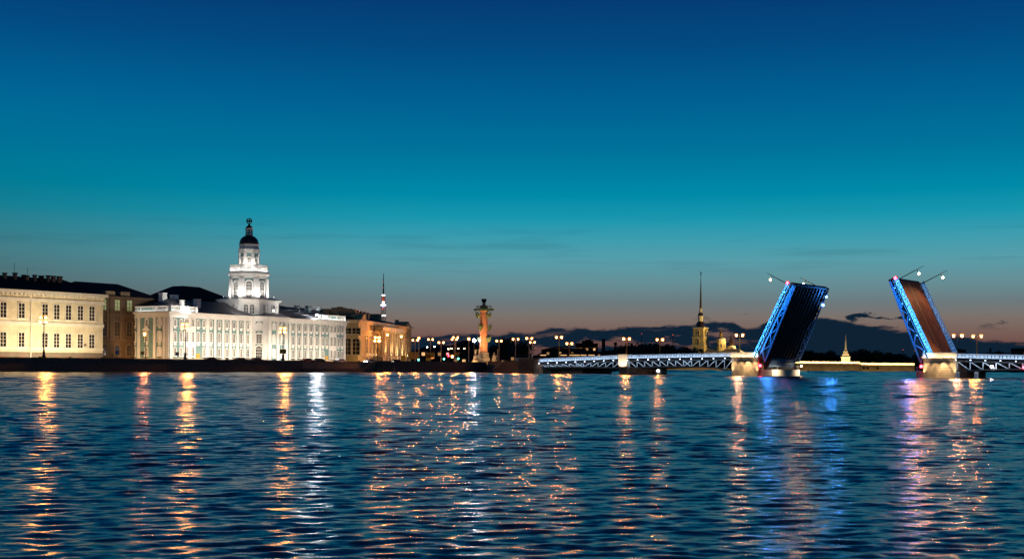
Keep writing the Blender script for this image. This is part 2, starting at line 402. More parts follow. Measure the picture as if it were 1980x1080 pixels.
# ---- embankment walls
def wall_thing(label, p0, p1, z0, z1, m, th=.9, courses=3, cap=True, name='embankment_wall', cap_mat=None):
    p0, p1 = Vector(p0), Vector(p1); d = p1 - p0; ln = d.length; ang = math.atan2(d.y, d.x)
    t = thing(name, label, 'wall', (p0.x, p0.y, 0), ang)
    b = MB(); h = (z1 - z0) / courses
    for k in range(courses):                     # courses step back a little, with recessed joints
        b.box(0, ln, .06 * k, th, z0 + k * h, z0 + (k + 1) * h - .03)
    put('masonry', b, m, t)
    put('joint_bed', MB().box(.02, ln - .02, .06 * courses + .03, th - .02, z0, z1 - .01), m, t)
    if cap:
        c = MB(); n = max(1, int(ln / 3.2)); s = ln / n
        for k in range(n): c.box(k * s + .02, (k + 1) * s - .02, -.05, th, z1, z1 + .22)
        tag(put('coping', c, cap_mat or m, t), None, None, None, 'stuff')
    return t
def Wp(px, off=0.0, py=705):
    """point on the embankment line that shows at photo column px"""
    u, v = unroll(px, py); k = u / F_PX; o = W0 + wn * off
    t = (k * o.y - o.x) / (wdir.x - k * wdir.y)
    return o + wdir * t
pl0, pl1 = Wp(586), Wp(727)
wA = wall_thing('long dark granite embankment wall below the cream and white buildings', WL, pl0, -1, WALL_TOP - .22, 'granite')
wB = wall_thing('granite embankment wall set back behind the low boat landing', pl0 + wn * 3.2, pl1 + wn * 3.2, -1, WALL_TOP - .4, 'granite_red')
wC = wall_thing('dark granite embankment wall right of the boat landing', pl1, C1, -1, WALL_TOP - .05, 'granite')
wD = wall_thing('reddish granite quay wall between the tall column and the bridge', C1, C2, -1, WALL_TOP + .25, 'granite_red')
for i, (px, w_) in enumerate(((448, wA), (814, wC))):
    p = Wp(px); base = Vector((w_.location.x, w_.location.y)); lx = (p - base).dot(wdir)
    put('mooring_ring', MB().torus((lx, -.12, 3.0), .42, .07), 'bronze', w_)
# the landing: a low granite quay with steps at its right end
t = thing('boat_landing', 'low granite boat landing in a recess of the embankment wall', 'landing', (pl0.x, pl0.y, 0), WANG)
ln = (pl1 - pl0).length
put('platform', MB().box(0, ln - .1, -.6, 3.1, -1, 1.35), 'granite', t)
put('parapet', MB().box(1.5, ln * .86, 2.2, 3.1, 1.35, 3.0), 'granite_red', t)
for k in range(8): put('step', MB().box(ln * .86 + k * .55, ln * .86 + (k + 1) * .55 - .02, .2, 3.1, 1.35 + k * .001, 1.6 + k * .28), 'granite_red', t)
put('side_wall', MB().slab([(ln * .80, 1.35), (ln - .2, 1.35), (ln - .2, 3.9), (ln * .93, 3.7)], -.55, -.1), 'granite_red', t)
for i, px in enumerate((612, 741, 763)):
    p = Wp(px, -1.2); tall = i == 0
    q = thing('mooring_post', ('tall rusty mooring pole in front of the boat landing', 'left of two short mooring posts right of the dark lamp pedestal', 'right of two short mooring posts right of the dark lamp pedestal')[i], 'post', (p.x, p.y, 0), 0, 'mooring posts')
    h = 3.6 if tall else 1.9
    put('shaft', MB().tube((0, 0, -1), (0, 0, h), .2 if tall else .3, n=10), 'granite_red', q)
    put('cap', MB().lathe([(.24 if tall else .36, h), (.3 if tall else .42, h + .12), (.1, h + .4)], 10), 'granite_red', q)
p = Wp(590, -1.6)
t = thing('floating_pontoon', 'small dark pontoon with rails moored at the left end of the landing', 'pontoon', (p.x, p.y, 0), WANG)
put('deck', MB().box(-1.5, 6.5, -1.2, 1.2, -.2, .75), 'steel_dark', t)
put('rail', MB().tube((-1.4, -1.1, 1.9), (4.0, -1.1, 1.9), .06), 'granite_red', t)
for k in range(3): put('rail_post', MB().tube((-1.4 + 2.7 * k, -1.1, .75), (-1.4 + 2.7 * k, -1.1, 1.9), .06), 'granite_red', t)
# stairs down to the water between the column and the bridge
dD = (C2 - C1).normalized(); lD = (C2 - C1).length
t = thing('quay_stair', 'granite stair with sloping parapet descending to the water beside the bridge', 'stair', (C1.x, C1.y, 0), math.atan2(dD.y, dD.x))
n_st = 12; xs0, xs1 = lD * .24, lD * .50
for k in range(n_st):
    x0 = xs0 + (xs1 - xs0) * k / n_st; z = .5 + 3.4 * (k + 1) / n_st
    put('step', MB().box(x0, x0 + (xs1 - xs0) / n_st - .02, -2.2, -.12, -1, z), 'granite_red', t)
put('parapet', MB().slab([(xs0 - .5, -1), (xs1 + .2, -1), (xs1 + .2, 4.9), (xs1 - 1.2, 4.6), (xs0 - .5, 1.1)], -2.7, -2.25), 'granite_red', t)
put('landing_block', MB().box(xs1 + .25, lD - .1, -2.7, -.12, -1, 4.55), 'granite_red', t)
put('handrail', MB().slab([(xs0 - .6, 1.12), (xs1 - 1.2, 4.62), (xs1 - 1.2, 4.85), (xs0 - .6, 1.35)], -2.75, -2.2), 'pale_stone', t)
# ================================================================== WINDOWS
def ring(b, outer, inner, y0, y1):
    n = len(outer)
    vs = [(x, y0, z) for x, z in outer] + [(x, y0, z) for x, z in inner] + [(x, y1, z) for x, z in outer] + [(x, y1, z) for x, z in inner]
    fs = []
    for i in range(n):
        j = (i + 1) % n
        fs += [(i, j, n + j, n + i), (2 * n + i, 2 * n + j, j, i), (n + i, n + j, 3 * n + j, 3 * n + i)]
    return b.add(vs, fs)
def window_kind(w, h, arched=True, trim=.4, nx=2, nz=3, m='frame', glass='glass', sill=True, proud=.2, bar=.07):
    b = MB()
    if arched: o, i = arch(w + 2 * trim, h + trim, 0, -.0), arch(w, h, 0, .0); o[0] = (o[0][0], -.02); o[1] = (o[1][0], -.02)
    else:
        o = [(-w / 2 - trim, -trim * .4), (w / 2 + trim, -trim * .4), (w / 2 + trim, h + trim), (-w / 2 - trim, h + trim)]; i = [(-w / 2, 0), (w / 2, 0), (w / 2, h), (-w / 2, h)]
    ring(b, o, i, -proud, 0)
    if sill: b.box(-w / 2 - trim - .12, w / 2 + trim + .12, -proud - .12, 0, -.34, -.03)
    ht = h - (w / 2 if arched else 0)
    for k in range(1, nx): x = -w / 2 + w * k / nx; b.box(x - bar, x + bar, -.11, -.03, .0, h - .03)
    for k in range(1, nz): z = h * k / nz; b.box(-w / 2, w / 2, -.10, -.035, z - bar * .8, z + bar * .8)
    g = MB(); gi = arch(w, h) if arched else i
    g.slab(gi, -.03, -.01)
    return b.mesh('window', m), g.mesh('pane', glass)
def place(parent, kind, x, z, y=0.0, rz=0.0, label=None):
    o = link('window', kind[0], parent, (x, y, z), rz); link('pane', kind[1], o)
    if label: o['label'] = label
    return o
def hip_roof(x0, x1, y0, y1, z, h, inset=None, over=.5):
    x0 -= over; x1 += over; y0 -= over; y1 += over; ym = (y0 + y1) / 2; i = inset if inset is not None else (y1 - y0) / 2
    return MB().add([(x0, y0, z), (x1, y0, z), (x1, y1, z), (x0, y1, z), (x0 + i, ym, z + h), (x1 - i, ym, z + h)],
                    [(0, 1, 5, 4), (1, 2, 5), (2, 3, 4, 5), (3, 0, 4), (3, 2, 1, 0)])
def chimney(parent, x, y, z0, w, d, h, m='brick_dark', capm=None, band=None):
    c = put('chimney', MB().box(x - w / 2, x + w / 2, y - d / 2, y + d / 2, z0, z0 + h), m, parent)
    put('chimney_cap', MB().box(x - w / 2 - .14, x + w / 2 + .14, y - d / 2 - .14, y + d / 2 + .14, z0 + h + .003, z0 + h + .3), capm or m, c)
    if band: put('band', MB().box(x - w / 2 - .1, x + w / 2 + .1, y - d / 2 - .1, y + d / 2 + .1, z0 + h * .62, z0 + h * .75), band, c)
    return c
def flood(label, loc, target, power, color, angle=80, group='floodlights', rad=.35, lens='up_lens', blend=.7, size=1.0, lamp=True):
    """a small floodlight on a bracket, at a world position"""
    loc = Vector(loc); target = Vector(target); d = target - loc; rz = math.atan2(d.y, d.x) - math.pi / 2
    t = thing('floodlight', label, 'floodlight', loc, rz, group); s = size
    put('bracket', MB().box(-.06 * s, .06 * s, -.1 * s, .1 * s, -.55 * s, -.2 * s), 'iron', t)
    put('housing', MB().box(-.32 * s, .32 * s, -.25 * s, .12 * s, -.22 * s, .26 * s), 'iron', t)
    put('lens', MB().box(-.28 * s, .28 * s, .125 * s, .15 * s, -.18 * s, .22 * s), lens, t)
    if lamp:
        dl = Matrix.Rotation(-rz, 3, 'Z') @ d
        spot('flood_beam', t, (0, .3 * s, .05), dl, power, color, angle, blend, rad)
    return t

# ================================================================== CREAM BUILDING (left edge)
FA = Frame((-144.4, 340.0), math.atan2(.79, .61), STREET)
xl, xr = -24.0, FA.x(199, 630); DA = 16.0
t = thing('cream_building', 'long cream two-storey building with dark roof and many chimneys at the left edge', 'building', (FA.o.x, FA.o.y, STREET), FA.ang)
ztop = FA.zz(100, 563.5); HA = ztop - .9
put('wall', MB().box(xl, xr, 0, DA, 0, HA), 'cream', t)
zp = FA.zz(150, 681.5)
put('plinth', MB().box(xl, xr + .1, -.22, DA, -.1, zp), 'plinth', t)
def band(px, y0, y1, proud, name='band', m='cream_trim', end=.0):
    a, b_ = FA.zz(px, y1), FA.zz(px, y0)
    return put(name, MB().box(xl, xr + end, -proud, DA * .5, a, b_), m, t)
band(100, 578, 585, .28, end=.28); band(100, 623, 630, .26, end=.26); band(100, 672, 675, .16, end=.16); band(100, 618.5, 620, .12, end=.12)
put('cornice', MB().box(xl, xr + 1.1, -1.1, DA + .5, HA + .002, ztop), 'cream_trim', t)
put('cornice_bed', MB().box(xl, xr + .35, -.35, DA, HA - .45, HA - .001), 'cream_trim', t)
dm = MB().box(-.3, .3, -.95, -.36, 0, .62).mesh('dentil', 'cream_trim')
k = xr - .3
while k > -2: link('dentil', dm, t, (k, 0, HA - .64)); k -= 1.35
wtop = window_kind(1.75, 4.2, False, .28, 2, 4, 'cream_trim', 'glass', True, .22, .06); wlow = window_kind(1.75, 4.0, False, .26, 2, 4, 'cream_trim', 'glass', True, .22, .06)
wlit = window_kind(1.75, 4.0, False, .26, 2, 4, 'cream_trim', 'lit_window_dim', True, .22, .06)
zt_, zl_ = FA.zz(100, 616.5), FA.zz(100, 671)
for px in (-32, 6, 41.5, 86.7, 109.3, 132, 155, 177.3):
    x = FA.x(px, 610) if px > 0 else FA.x(6, 610) - 8
    place(t, wtop, x, zt_); place(t, wlow, x, zl_)
    put('vent', MB().box(x - .9, x + .9, -.3, -.22, .5, 1.15), 'granite_red', t)
x = FA.x(59, 620)
put('downpipe', MB().tube((x, -.25, 0), (x, -.25, HA - 1.2), .17).tube((x, -.25, HA - 1.2), (x - 1.0, -1.0, HA + .2), .17), 'cream_trim', t)
put('wall_sign', MB().box(FA.x(164.3, 666) - .45, FA.x(164.3, 666) + .45, -.1, 0, FA.zz(165, 669), FA.zz(165, 664)), 'plinth', t)
rf = put('roof', hip_roof(xl, xr, 0, DA, ztop + .01, 4.4, 10, 1.0), 'roof_dark', t)
for px, y0, y1, w, m in ((9, 527, 540, 1.5, 'brick_dark'), (29, 527, 543, 1.6, 'brick_dark'), (46, 531, 543, 1.5, 'roof_dark'), (51, 532, 550, 2.1, 'brick_dark'), (67, 531, 546, 1.4, 'brick_dark'), (80, 532.5, 545, 2.2, 'roof_dark'),
                         (93, 532, 546, 1.3, 'brick_dark'), (103, 533, 548, 2.0, 'brick_dark'), (115, 534, 548, 2.5, 'brick_dark'), (140, 546, 553, 1.5, 'roof_dark')):
    yy = 6.0; x, z1 = FA.hit(px, y0, yy); z0 = ztop + 1.5
    chimney(rf, x, yy, z0, w * .52, 1.0, z1 - z0 - .3, m, 'roof_dark')
for px, y0 in ((28.5, 507), (54, 516), (148, 544)):
    x, z1 = FA.hit(px, y0, 6); put('antenna', MB().tube((x, 6.2, ztop + 2), (x, 6.2, z1), .05, n=5), 'iron', rf)
# added floodlights, standing in for the street-lamp light on the facade
for i, px in enumerate((20, 78, 140)):
    p = FA.w(FA.x(px, 640), -15.2, .75)
    tg = FA.w(FA.x(px, 640), 0, 9.5)
    flood(('added floodlight on the pavement left of the tall lamp, brightening the cream building', 'added floodlight beside the tall lamp, brightening the cream building', 'added floodlight brightening the right end of the cream building')[i], p, tg, 10500, (1, .80, .50), 124)

# ================================================================== TAN BUILDING behind the gap
FT = Frame(tuple(FA.w(0, 15).xy), FA.ang, STREET)
xl, xr = FT.x(165, 600), FT.x(305, 600)
t = thing('tan_building', 'ochre brown building with tall dark hip roof between the cream and the turquoise buildings', 'building', (FT.o.x, FT.o.y, STREET), FT.ang)
zc = FT.zz(226, 573)
put('wall', MB().box(xl, xr, 0, 18, 0, zc - .6), 'tan', t)
put('cornice', MB().box(xl, xr + .8, -.8, 18.5, zc - .6 + .002, zc), 'tan_trim', t)
put('band', MB().box(xl, xr + .3, -.3, 9, FT.zz(226, 610), FT.zz(226, 607)), 'tan_trim', t)
put('band', MB().box(xl, xr + .3, -.3, 9, FT.zz(226, 658), FT.zz(226, 656)), 'tan_trim', t)
wk = window_kind(1.9, 3.4, False, .35, 2, 3, 'tan_trim', 'lit_green', True); wm = window_kind(1.8, 4.6, True, .4, 2, 4, 'tan_trim', 'glass'); wl = window_kind(1.9, 3.4, True, .4, 2, 3, 'tan_trim', 'glass')
for px in (201, 226.5, 250):
    x = FT.x(px, 600); place(t, wk, x, FT.zz(226, 600)); place(t, wm, x, FT.zz(226, 649)); place(t, wl, x, FT.zz(226, 686))
for px in (208, 214, 219, 234, 239):
    x = FT.x(px, 600)
    put('pilaster', MB().box(x - .45, x + .45, -.28, 0, FT.zz(226, 656), zc - .62), 'tan_trim', t)
rf = put('roof', hip_roof(xl - 6, xr, -.2, 20, zc + .01, FT.zz(262, 551, 9) - zc, 9.5, .9), 'roof_dark', t)
for px in (213, 242):
    x = FT.x(px, 567); put('dormer', MB().box(x - 1.7, x + 1.7, -.2, 4, zc + .02, zc + 1.6), 'brick_dark', rf)

# ================================================================== TURQUOISE MUSEUM WITH TOWER
oK = at(327, 690, 384); FK = Frame((oK.x, oK.y), R(58), STREET); FKs = Frame((oK.x, oK.y), R(58) - math.pi / 2, STREET)
K = thing('museum_building', 'long turquoise and white baroque museum with round-topped tower and dark dome', 'building', (oK.x, oK.y, STREET), FK.ang)
LK = FK.x(668, 650); DK = -FKs.x(240, 650)
zE = FK.zz(330, 602); zW = FK.zz(330, 613)
put('wall', MB().box(0, LK, 0, DK, 0, zW), 'teal', K)
put('entablature', MB().box(-.35, LK + .35, -.35, DK + .35, zW + .002, zE - .45), 'white', K)
put('cornice', MB().box(-.95, LK + .95, -.95, DK + .95, zE - .448, zE), 'white', K)
put('plinth', MB().box(-.16, LK + .16, -.16, DK, -.1, FK.zz(330, 691.5)), 'pale_stone', K)
zb1, zb2, zb3 = FK.zz(338, 628.5), FK.zz(338, 659), FK.zz(338, 687)
wT = window_kind(.95, 2.0, True, .26, 2, 3, 'white', 'glass', True); wM = window_kind(.95, 3.05, True, .26, 2, 4, 'white', 'glass', True); wG = window_kind(.95, 2.65, True, .26, 2, 4, 'white', 'glass', True)
bl = window_kind(.95, 3.05, True, .36, 1, 1, 'white', 'white', True); blT = window_kind(.95, 2.0, True, .36, 1, 1, 'white', 'white', True); blG = window_kind(.95, 2.65, True, .36, 1, 1, 'white', 'white', True)
oval = MB().slab([(.62 * math.cos(a), .42 * math.sin(a)) for a in np.linspace(0, 2 * math.pi, 13)[:-1]], -.16, 0).mesh('ornament', 'white')
rect = MB().slab([(-.6, -.55), (.6, -.55), (.6, .55), (-.6, .55)], -.16, 0).mesh('ornament', 'white')
vent = MB().box(-.55, .55, -.2, -.16, -.16, .16).mesh('cellar_vent', 'granite')
def bay(parent, x, y=0.0, rz=0.0, kinds=(wT, wM, wG), orn=True, door=False):
    c, s_ = math.cos(rz), math.sin(rz)
    place(parent, kinds[0], x, zb1, y, rz); place(parent, kinds[1], x, zb2, y, rz)
    if not door: place(parent, kinds[2], x, zb3, y, rz); link('cellar_vent', vent, parent, (x, y, FK.zz(338, 691)), rz)
    if orn: link('ornament', oval, parent, (x, y, FK.zz(338, 632.3)), rz); link('ornament', rect, parent, (x, y, FK.zz(338, 663.5)), rz)
def pil(x, w=1.15, side=False, z0=.0, z1=None):
    z1 = z1 or zW - .25
    b = MB().box(-w / 2, w / 2, -.22, 0, z0, z1).box(-w / 2 - .12, w / 2 + .12, -.3, 0, z1 + .002, z1 + .22)
    put('pilaster', b, 'white', K, (0, -x, 0) if side else (x, 0, 0), -math.pi / 2 if side else 0)
def quoin(x0, x1, side=False, y=0.0, rz=None, org=None):
    b = MB(); n = int(zW / .62); h = zW / n
    for k in range(n): b.box(x0, x1, -.26, 0, k * h + .05, (k + 1) * h - .05)
    b.box(x0 + .03, x1 - .03, -.17, 0, 0, zW - .01)
    put('quoin', b, 'white', K, org or ((0, 0, 0) if not side else (0, 0, 0)), rz if rz is not None else (-math.pi / 2 if side else 0))
# river front
quoin(.05, FK.x(333.5)); quoin(FK.x(397.5), FK.x(403.5)); quoin(FK.x(616.5), FK.x(620)); quoin(FK.x(664), LK - .05)
for px in (338, 349.7, 382.8, 393.5, 624, 631.5, 654, 661): bay(K, FK.x(px), door=(px == 382.8 or px == 631.5))
for a_, b_ in ((355.5, 378), (636, 650.5)):       # white double bays in the middle of each pavilion
    xa, xb = FK.x(a_), FK.x(b_)
    put('bay_panel', MB().box(xa, xb, -.12, 0, 0, zW - .02), 'white', K)
for px in (361, 372, 640, 646.7): bay(K, FK.x(px), y=-.12, kinds=[window_kind(.95, h_, False, .3, 2, 4, 'white') for h_ in (2.0, 3.0, 2.7)], orn=False)
for px in (407.4, 423.3, 437.9, 451.8, 465.7, 479, 566, 578, 590, 601, 612): bay(K, FK.x(px))
for px in (415.3, 431, 445, 458.6, 472.3, 484, 560.2, 572, 583.7, 595.4, 606.8): pil(FK.x(px), 1.0)
for px in (382.8, 631.5):
    x = FK.x(px); tag(put('door', MB().box(x - .85, x + .85, -.15, 0, 0, 2.7), 'ochre_door', K), 'ochre yellow side door')
# west end
quoin(FKs.x(240.3), FKs.x(246), True); quoin(FKs.x(321.5), -.05, True)
for px in (250.8, 268.9, 299.4, 318.0): pil(FKs.x(px), 1.25, True)
big = [window_kind(1.0, h_, True, .42, 2, 4, 'white') for h_ in (2.1, 3.0, 2.6)]; bigb = [window_kind(1.5, h_, True, .45, 1, 1, 'white', 'white') for h_ in (2.1, 3.0, 2.6)]
for px, kk in ((260, big), (284, big), (309, bigb)): bay(K, 0, -FKs.x(px), -math.pi / 2, kinds=kk)
y = -FKs.x(284); zz = FK.zz(330, 637)
put('pediment', MB().slab([(-1.7, 0), (1.7, 0), (1.7, .35), (0, 1.5), (-1.7, .35)], -.4, 0), 'white', K, (0, y, zz - .2), -math.pi / 2)
# roof of seamed metal plates
zr = zE + .02; hr = 4.7
rf = put('roof', hip_roof(0, LK, 0, DK, zr, hr, 9.5, .7), 'roof_metal', K)
sm = MB(); ym = DK / 2
for k in range(int(LK / 1.5)):
    x = .8 + k * 1.5; q = min(1.0, min(x, LK - x) / 9.5)
    sm.add([(x - .05, -.7, zr + .03), (x + .05, -.7, zr + .03), (x + .05, -.7 + (ym + .7) * q, zr + .08 + hr * q), (x - .05, -.7 + (ym + .7) * q, zr + .08 + hr * q),
                                                                  (x, -.7, zr + .14), (x, -.7 + (ym + .7) * q, zr + .19 + hr * q)], [(0, 4, 5, 3), (4, 1, 2, 5), (0, 1, 4), (3, 5, 2)])
for k in range(1, 6):
    q = k / 6; a = -.7 + (ym + .7) * q; sm.box(9.5 * q, LK - 9.5 * q, a - .05, a + .05, zr + hr * q, zr + hr * q + .1)
tag(put('roof_seam', sm, 'roof_metal', rf), None, None, None, 'stuff')
# balustrades on the pavilions
def balustrade(px0, px1, side=False, right=False):
    fr = FKs if side else FK
    a, b_ = (px0, px1)
    n = 3; s_ = (b_ - a) / n; g = MB(); base = MB(); pn = MB()
    for k in range(n):
        x0 = a + k * s_; x1 = x0 + s_
        base.box(x0, x0 + .9, -.3, .35, .0, 1.95); pn.box(x0 + .15, x0 + .75, -.36, -.3, .4, 1.5)
        if k == 1: base.box(x0 + .9, x1, -.1, .2, .35, 1.7); pn.box(x0 + 1.3, x1 - .4, -.17, -.1, .6, 1.4)
        else:
            j = x0 + 1.2
            while j < x1 - .2: g.lathe([(.1, .36), (.17, .7), (.08, 1.2), (.13, 1.68)], 6, (j, .05)); j += .55
    base.box(b_ - .9, b_, -.3, .35, 0, 1.95)
    base.box(a, b_, -.2, .3, .002, .35); base.box(a, b_, -.22, .32, 1.7, 1.93)
    o = put('balustrade', base, 'white', K, (0, 0, zE + .01), -math.pi / 2 if side else 0)
    if g.v: tag(put('baluster', g, 'white', o), None, None, None, 'stuff')
    tag(put('panel', pn, 'teal', o), None, None, None, 'stuff')
    ln_ = b_ - a; strip('balustrade_fill', o, ((a + b_) / 2, -1.0, .12), (1, 0, 0), (0, .7, .75), ln_, .1, (7 if side else 15) * ln_, (1, .95, .86))  # bare strip added to brighten the balustrade
balustrade(.35, FK.x(381)); balustrade(FKs.x(241), -.35, True); balustrade(FK.x(618), LK - .3)
# stacks on the roof
def roofz(y): return zr + hr * min(1, max(0, y + .7) / (ym + .7))
for px, y0, w, yy, style in ((315, 565.5, 1.9, 12, 0), (337, 570, 1.9, 12, 0), (352, 580, 1.0, 5, 0), (381, 578, 1.7, 5, 0), (574, 590, 1.4, 10, 1), (596, 591, 1.6, 7, 1), (613.5, 593, 1.5, 9, 1)):
    x, z1 = FK.hit(px, y0, yy); z0 = roofz(yy) - 1.2 if px > 330 else zr + 1
    chimney(rf, x, yy, z0, w, w, z1 - z0 - .3, 'teal' if style else 'white', 'white', 'white')
# --- middle bay under the tower
xb0 = FK.x(486); q = 4.2; xa = FK.hit(518, 650, -q)[0]; xe = FK.hit(556, 650, -q)[0]; xb1 = xe + 5
poly = [(xb0, .5), (xa, -q), (xe, -q), (xb1, .5)]
put('middle_bay', MB().prism(poly, 0, zW), 'teal', K)
grow = lambda P, g: [(P[0][0] - g, P[0][1]), (P[1][0] - g * .5, P[1][1] - g), (P[2][0] + g * .5, P[2][1] - g), (P[3][0] + g, P[3][1])]
put('middle_entablature', MB().prism(grow(poly, .35), zW + .004, zE - .44), 'white', K)
put('middle_cornice', MB().prism(grow(poly, .95), zE - .438, zE + .012), 'white', K)
put('middle_roof', MB().prism(grow(poly, .7), zE + .014, zE + 1.6, [(xb0 + 3, 3), (xa + 2.5, 0), (xe - 1, 0), (xb1 - 2, 3)]), 'roof_metal', K)
dob = Vector((xa - xb0, -q - .5)); lob = dob.length; aob = math.atan2(dob.y, dob.x)
def on_oblique(sx): p_ = Vector((xb0, .5)) + dob * (sx / lob); return p_.x, p_.y
quoin(.1, lob * .30, org=(xb0, .5, 0), rz=aob); quoin(lob * .70, lob - .05, org=(xb0, .5, 0), rz=aob)
cx_, cy_ = on_oblique(lob * .5)
wb1 = window_kind(1.5, 2.4, True, .4, 3, 3, 'white', 'white'); wb2 = window_kind(1.7, 3.0, False, .4, 3, 4, 'white'); wb3 = window_kind(2.0, 4.3, True, .45, 3, 4, 'white')
for kk, zz in ((wb1, FK.zz(502, 638)), (wb2, FK.zz(502, 663)), (wb3, FK.zz(502, 692.5))): place(K, kk, cx_, zz, cy_, aob)
put('pediment', MB().slab([(-1.5, 0), (1.5, 0), (0, .9)], -.45, 0), 'white', K, (cx_, cy_, FK.zz(502, 646.5)), aob)
fr3 = (xe - xa)
quoin(0.05, fr3 * .16, org=(xa, -q, 0), rz=0); quoin(fr3 * .42, fr3 * .56, org=(xa, -q, 0), rz=0); quoin(fr3 * .84, fr3 - .05, org=(xa, -q, 0), rz=0)
for s_ in (.29, .70):
    for kk, zz in ((blT, zb1), (bl, zb2), (blG, zb3)): place(K, kk, xa + fr3 * s_, zz, -q)
# --- tower hall and tower, on an octagon that follows the facade
xc = (xb0 + xe) / 2 + 1.0; yc = FK.yfor(481, xc, 560)
T = lambda py: FK.zz(481, py, yc)
def chamf(r, c): return [(xc - r + c, yc - r), (xc + r - c, yc - r), (xc + r, yc - r + c), (xc + r, yc + r - c), (xc + r - c, yc + r), (xc - r + c, yc + r), (xc - r, yc + r - c), (xc - r, yc - r + c)]
rh = 9.6
zh0, zh1 = zE - 1.5, T(581)
hall = put('tower_hall', MB().prism(chamf(rh, 4.7), zh0, zh1 - .8), 'white', K)
put('hall_cornice', MB().prism(chamf(rh + .3, 4.8), zh1 - .798, zh1 - .35).prism(chamf(rh + .9, 5.0), zh1 - .348, zh1), 'white', hall)
put('hall_roof', MB().prism(chamf(rh + .8, 5.0), zh1 + .003, zh1 + .9, chamf(7.2, 3)), 'dome', hall)
wh = window_kind(1.35, 3.3, True, .35, 3, 3, 'white')
for fx_, fy_, rz_ in ((xc - rh + 2.35 - .0, yc - rh + 2.35, -math.pi / 4),):
    for o_ in (-1.05, 1.05): place(hall, wh, fx_ + o_ * math.cos(rz_), zh1 - 5.0, fy_ + o_ * math.sin(rz_), rz_)
for o_ in (-2.4, 2.4):
    place(hall, wh, xc + o_, zh1 - 5.0, yc - rh, 0); place(hall, wh, xc - rh, zh1 - 5.0, yc + o_, -math.pi / 2)
for cx2, cy2, rz_ in ((xc, yc - rh, 0), (xc - rh, yc, -math.pi / 2)):
    for o_ in (-4.2, 4.2, 0):
        b = MB()
        for k in range(7): b.box(-.5, .5, -.2, 0, zh0 + 1.2 + k * .62, zh0 + 1.2 + k * .62 + .52)
        put('quoin', b, 'white', hall, (cx2 + o_ * math.cos(rz_), cy2 + o_ * math.sin(rz_), 0), rz_)
def octa(r): return [(xc + r * math.cos(R(22.5) + k * math.pi / 4), yc + r * math.sin(R(22.5) + k * math.pi / 4)) for k in range(8)]
z_d0, z_d1 = zh1 + .2, T(533)
drum = put('tower_drum', MB().prism(octa(6.75), z_d0, z_d1), 'teal', K)
put('drum_cornice', MB().prism(octa(7.0), z_d1 - 1.2, z_d1 + .1).prism(octa(7.7), z_d1 + .102, z_d1 + .85).prism(octa(7.35), z_d1 + .852, z_d1 + 1.25), 'white', drum)
wd = window_kind(1.9, 5.6, True, .5, 3, 5, 'white')
ap = 6.75 * math.cos(math.pi / 8)
for k in range(8):
    a = k * math.pi / 4 - math.pi / 2; place(drum, wd, xc + ap * math.cos(a), z_d0 + .75, yc + ap * math.sin(a), a + math.pi / 2)
    v = a + math.pi / 8
    put('pilaster', MB().box(-.95, .95, -.45, .4, z_d0, z_d1 - 1.25), 'white', drum, (xc + 6.6 * math.cos(v), yc + 6.6 * math.sin(v), 0), v + math.pi / 2)
zb_ = z_d1 + 1.26; hb_ = T(513.5) - zb_
bal = put('tower_balustrade', MB().prism(octa(7.0), zb_, zb_ + .3), 'white', K)
rl = MB(); bs = MB(); po = MB()
for k in range(8):
    p0, p1 = Vector(octa(6.85)[k]), Vector(octa(6.85)[(k + 1) % 8])
    a_ = math.atan2((p1 - p0).y, (p1 - p0).x); l_ = (p1 - p0).length
    r_ = MB().box(0, l_, -.2, .2, zb_ + hb_ - .3, zb_ + hb_).box(.0, 1.1, -.24, .24, zb_ + .3, zb_ + hb_ + .02).box(l_ - 1.1, l_, -.24, .24, zb_ + .3, zb_ + hb_ + .02)
    for j in range(8): r_.lathe([(.09, zb_ + .3), (.15, zb_ + .6), (.08, zb_ + hb_ - .3)], 6, (1.3 + j * (l_ - 2.6) / 7, 0))
    put('rail', r_, 'white', bal, (p0.x, p0.y, 0), a_)
z_u0, z_u1 = zb_, T(486)
up = put('upper_drum', MB().prism(octa(3.55), z_u0, z_u1), 'teal', K)
put('upper_cornice', MB().prism(octa(3.75), z_u1 - .7, z_u1 + .2).prism(octa(4.15), z_u1 + .202, z_u1 + .75), 'white', up)
wu = window_kind(1.15, 4.0, True, .35, 2, 4, 'white'); ap = 3.55 * math.cos(math.pi / 8)
for k in range(8):
    a = k * math.pi / 4 - math.pi / 2; place(up, wu, xc + ap * math.cos(a), z_u0 + 1.0, yc + ap * math.sin(a), a + math.pi / 2)
    v = a + math.pi / 8
    put('pilaster', MB().box(-.42, .42, -.3, .3, z_u0, z_u1 - .72), 'white', up, (xc + 3.5 * math.cos(v), yc + 3.5 * math.sin(v), 0), v + math.pi / 2)
z_a1 = T(473)
put('attic', MB().prism(octa(3.6), z_u1 + .752, z_a1).prism(octa(3.75), z_a1 - .35, z_a1 + .02), 'white', up)
rd = 3.3; hd = T(454.5) - z_a1
dome = put('dome', MB().lathe([(rd * 1.03, z_a1 + .03), (rd * 1.02, z_a1 + hd * .18)] + [(rd * math.cos(a) , z_a1 + hd * (.18 + .82 * math.sin(a))) for a in np.linspace(.1, 1.32, 8)], 24, (xc, yc)), 'dome', K, smooth=True)
z_l0, z_l1 = z_a1 + hd - .05, T(440.5)
lan = put('lantern', MB().prism(octa(1.0), z_l0, z_l1 - .5), 'teal', K)
put('lantern_cornice', MB().prism(octa(1.45), z_l0 + .02, z_l0 + .5).prism(octa(1.5), z_l1 - .5, z_l1 - .1), 'white', lan)
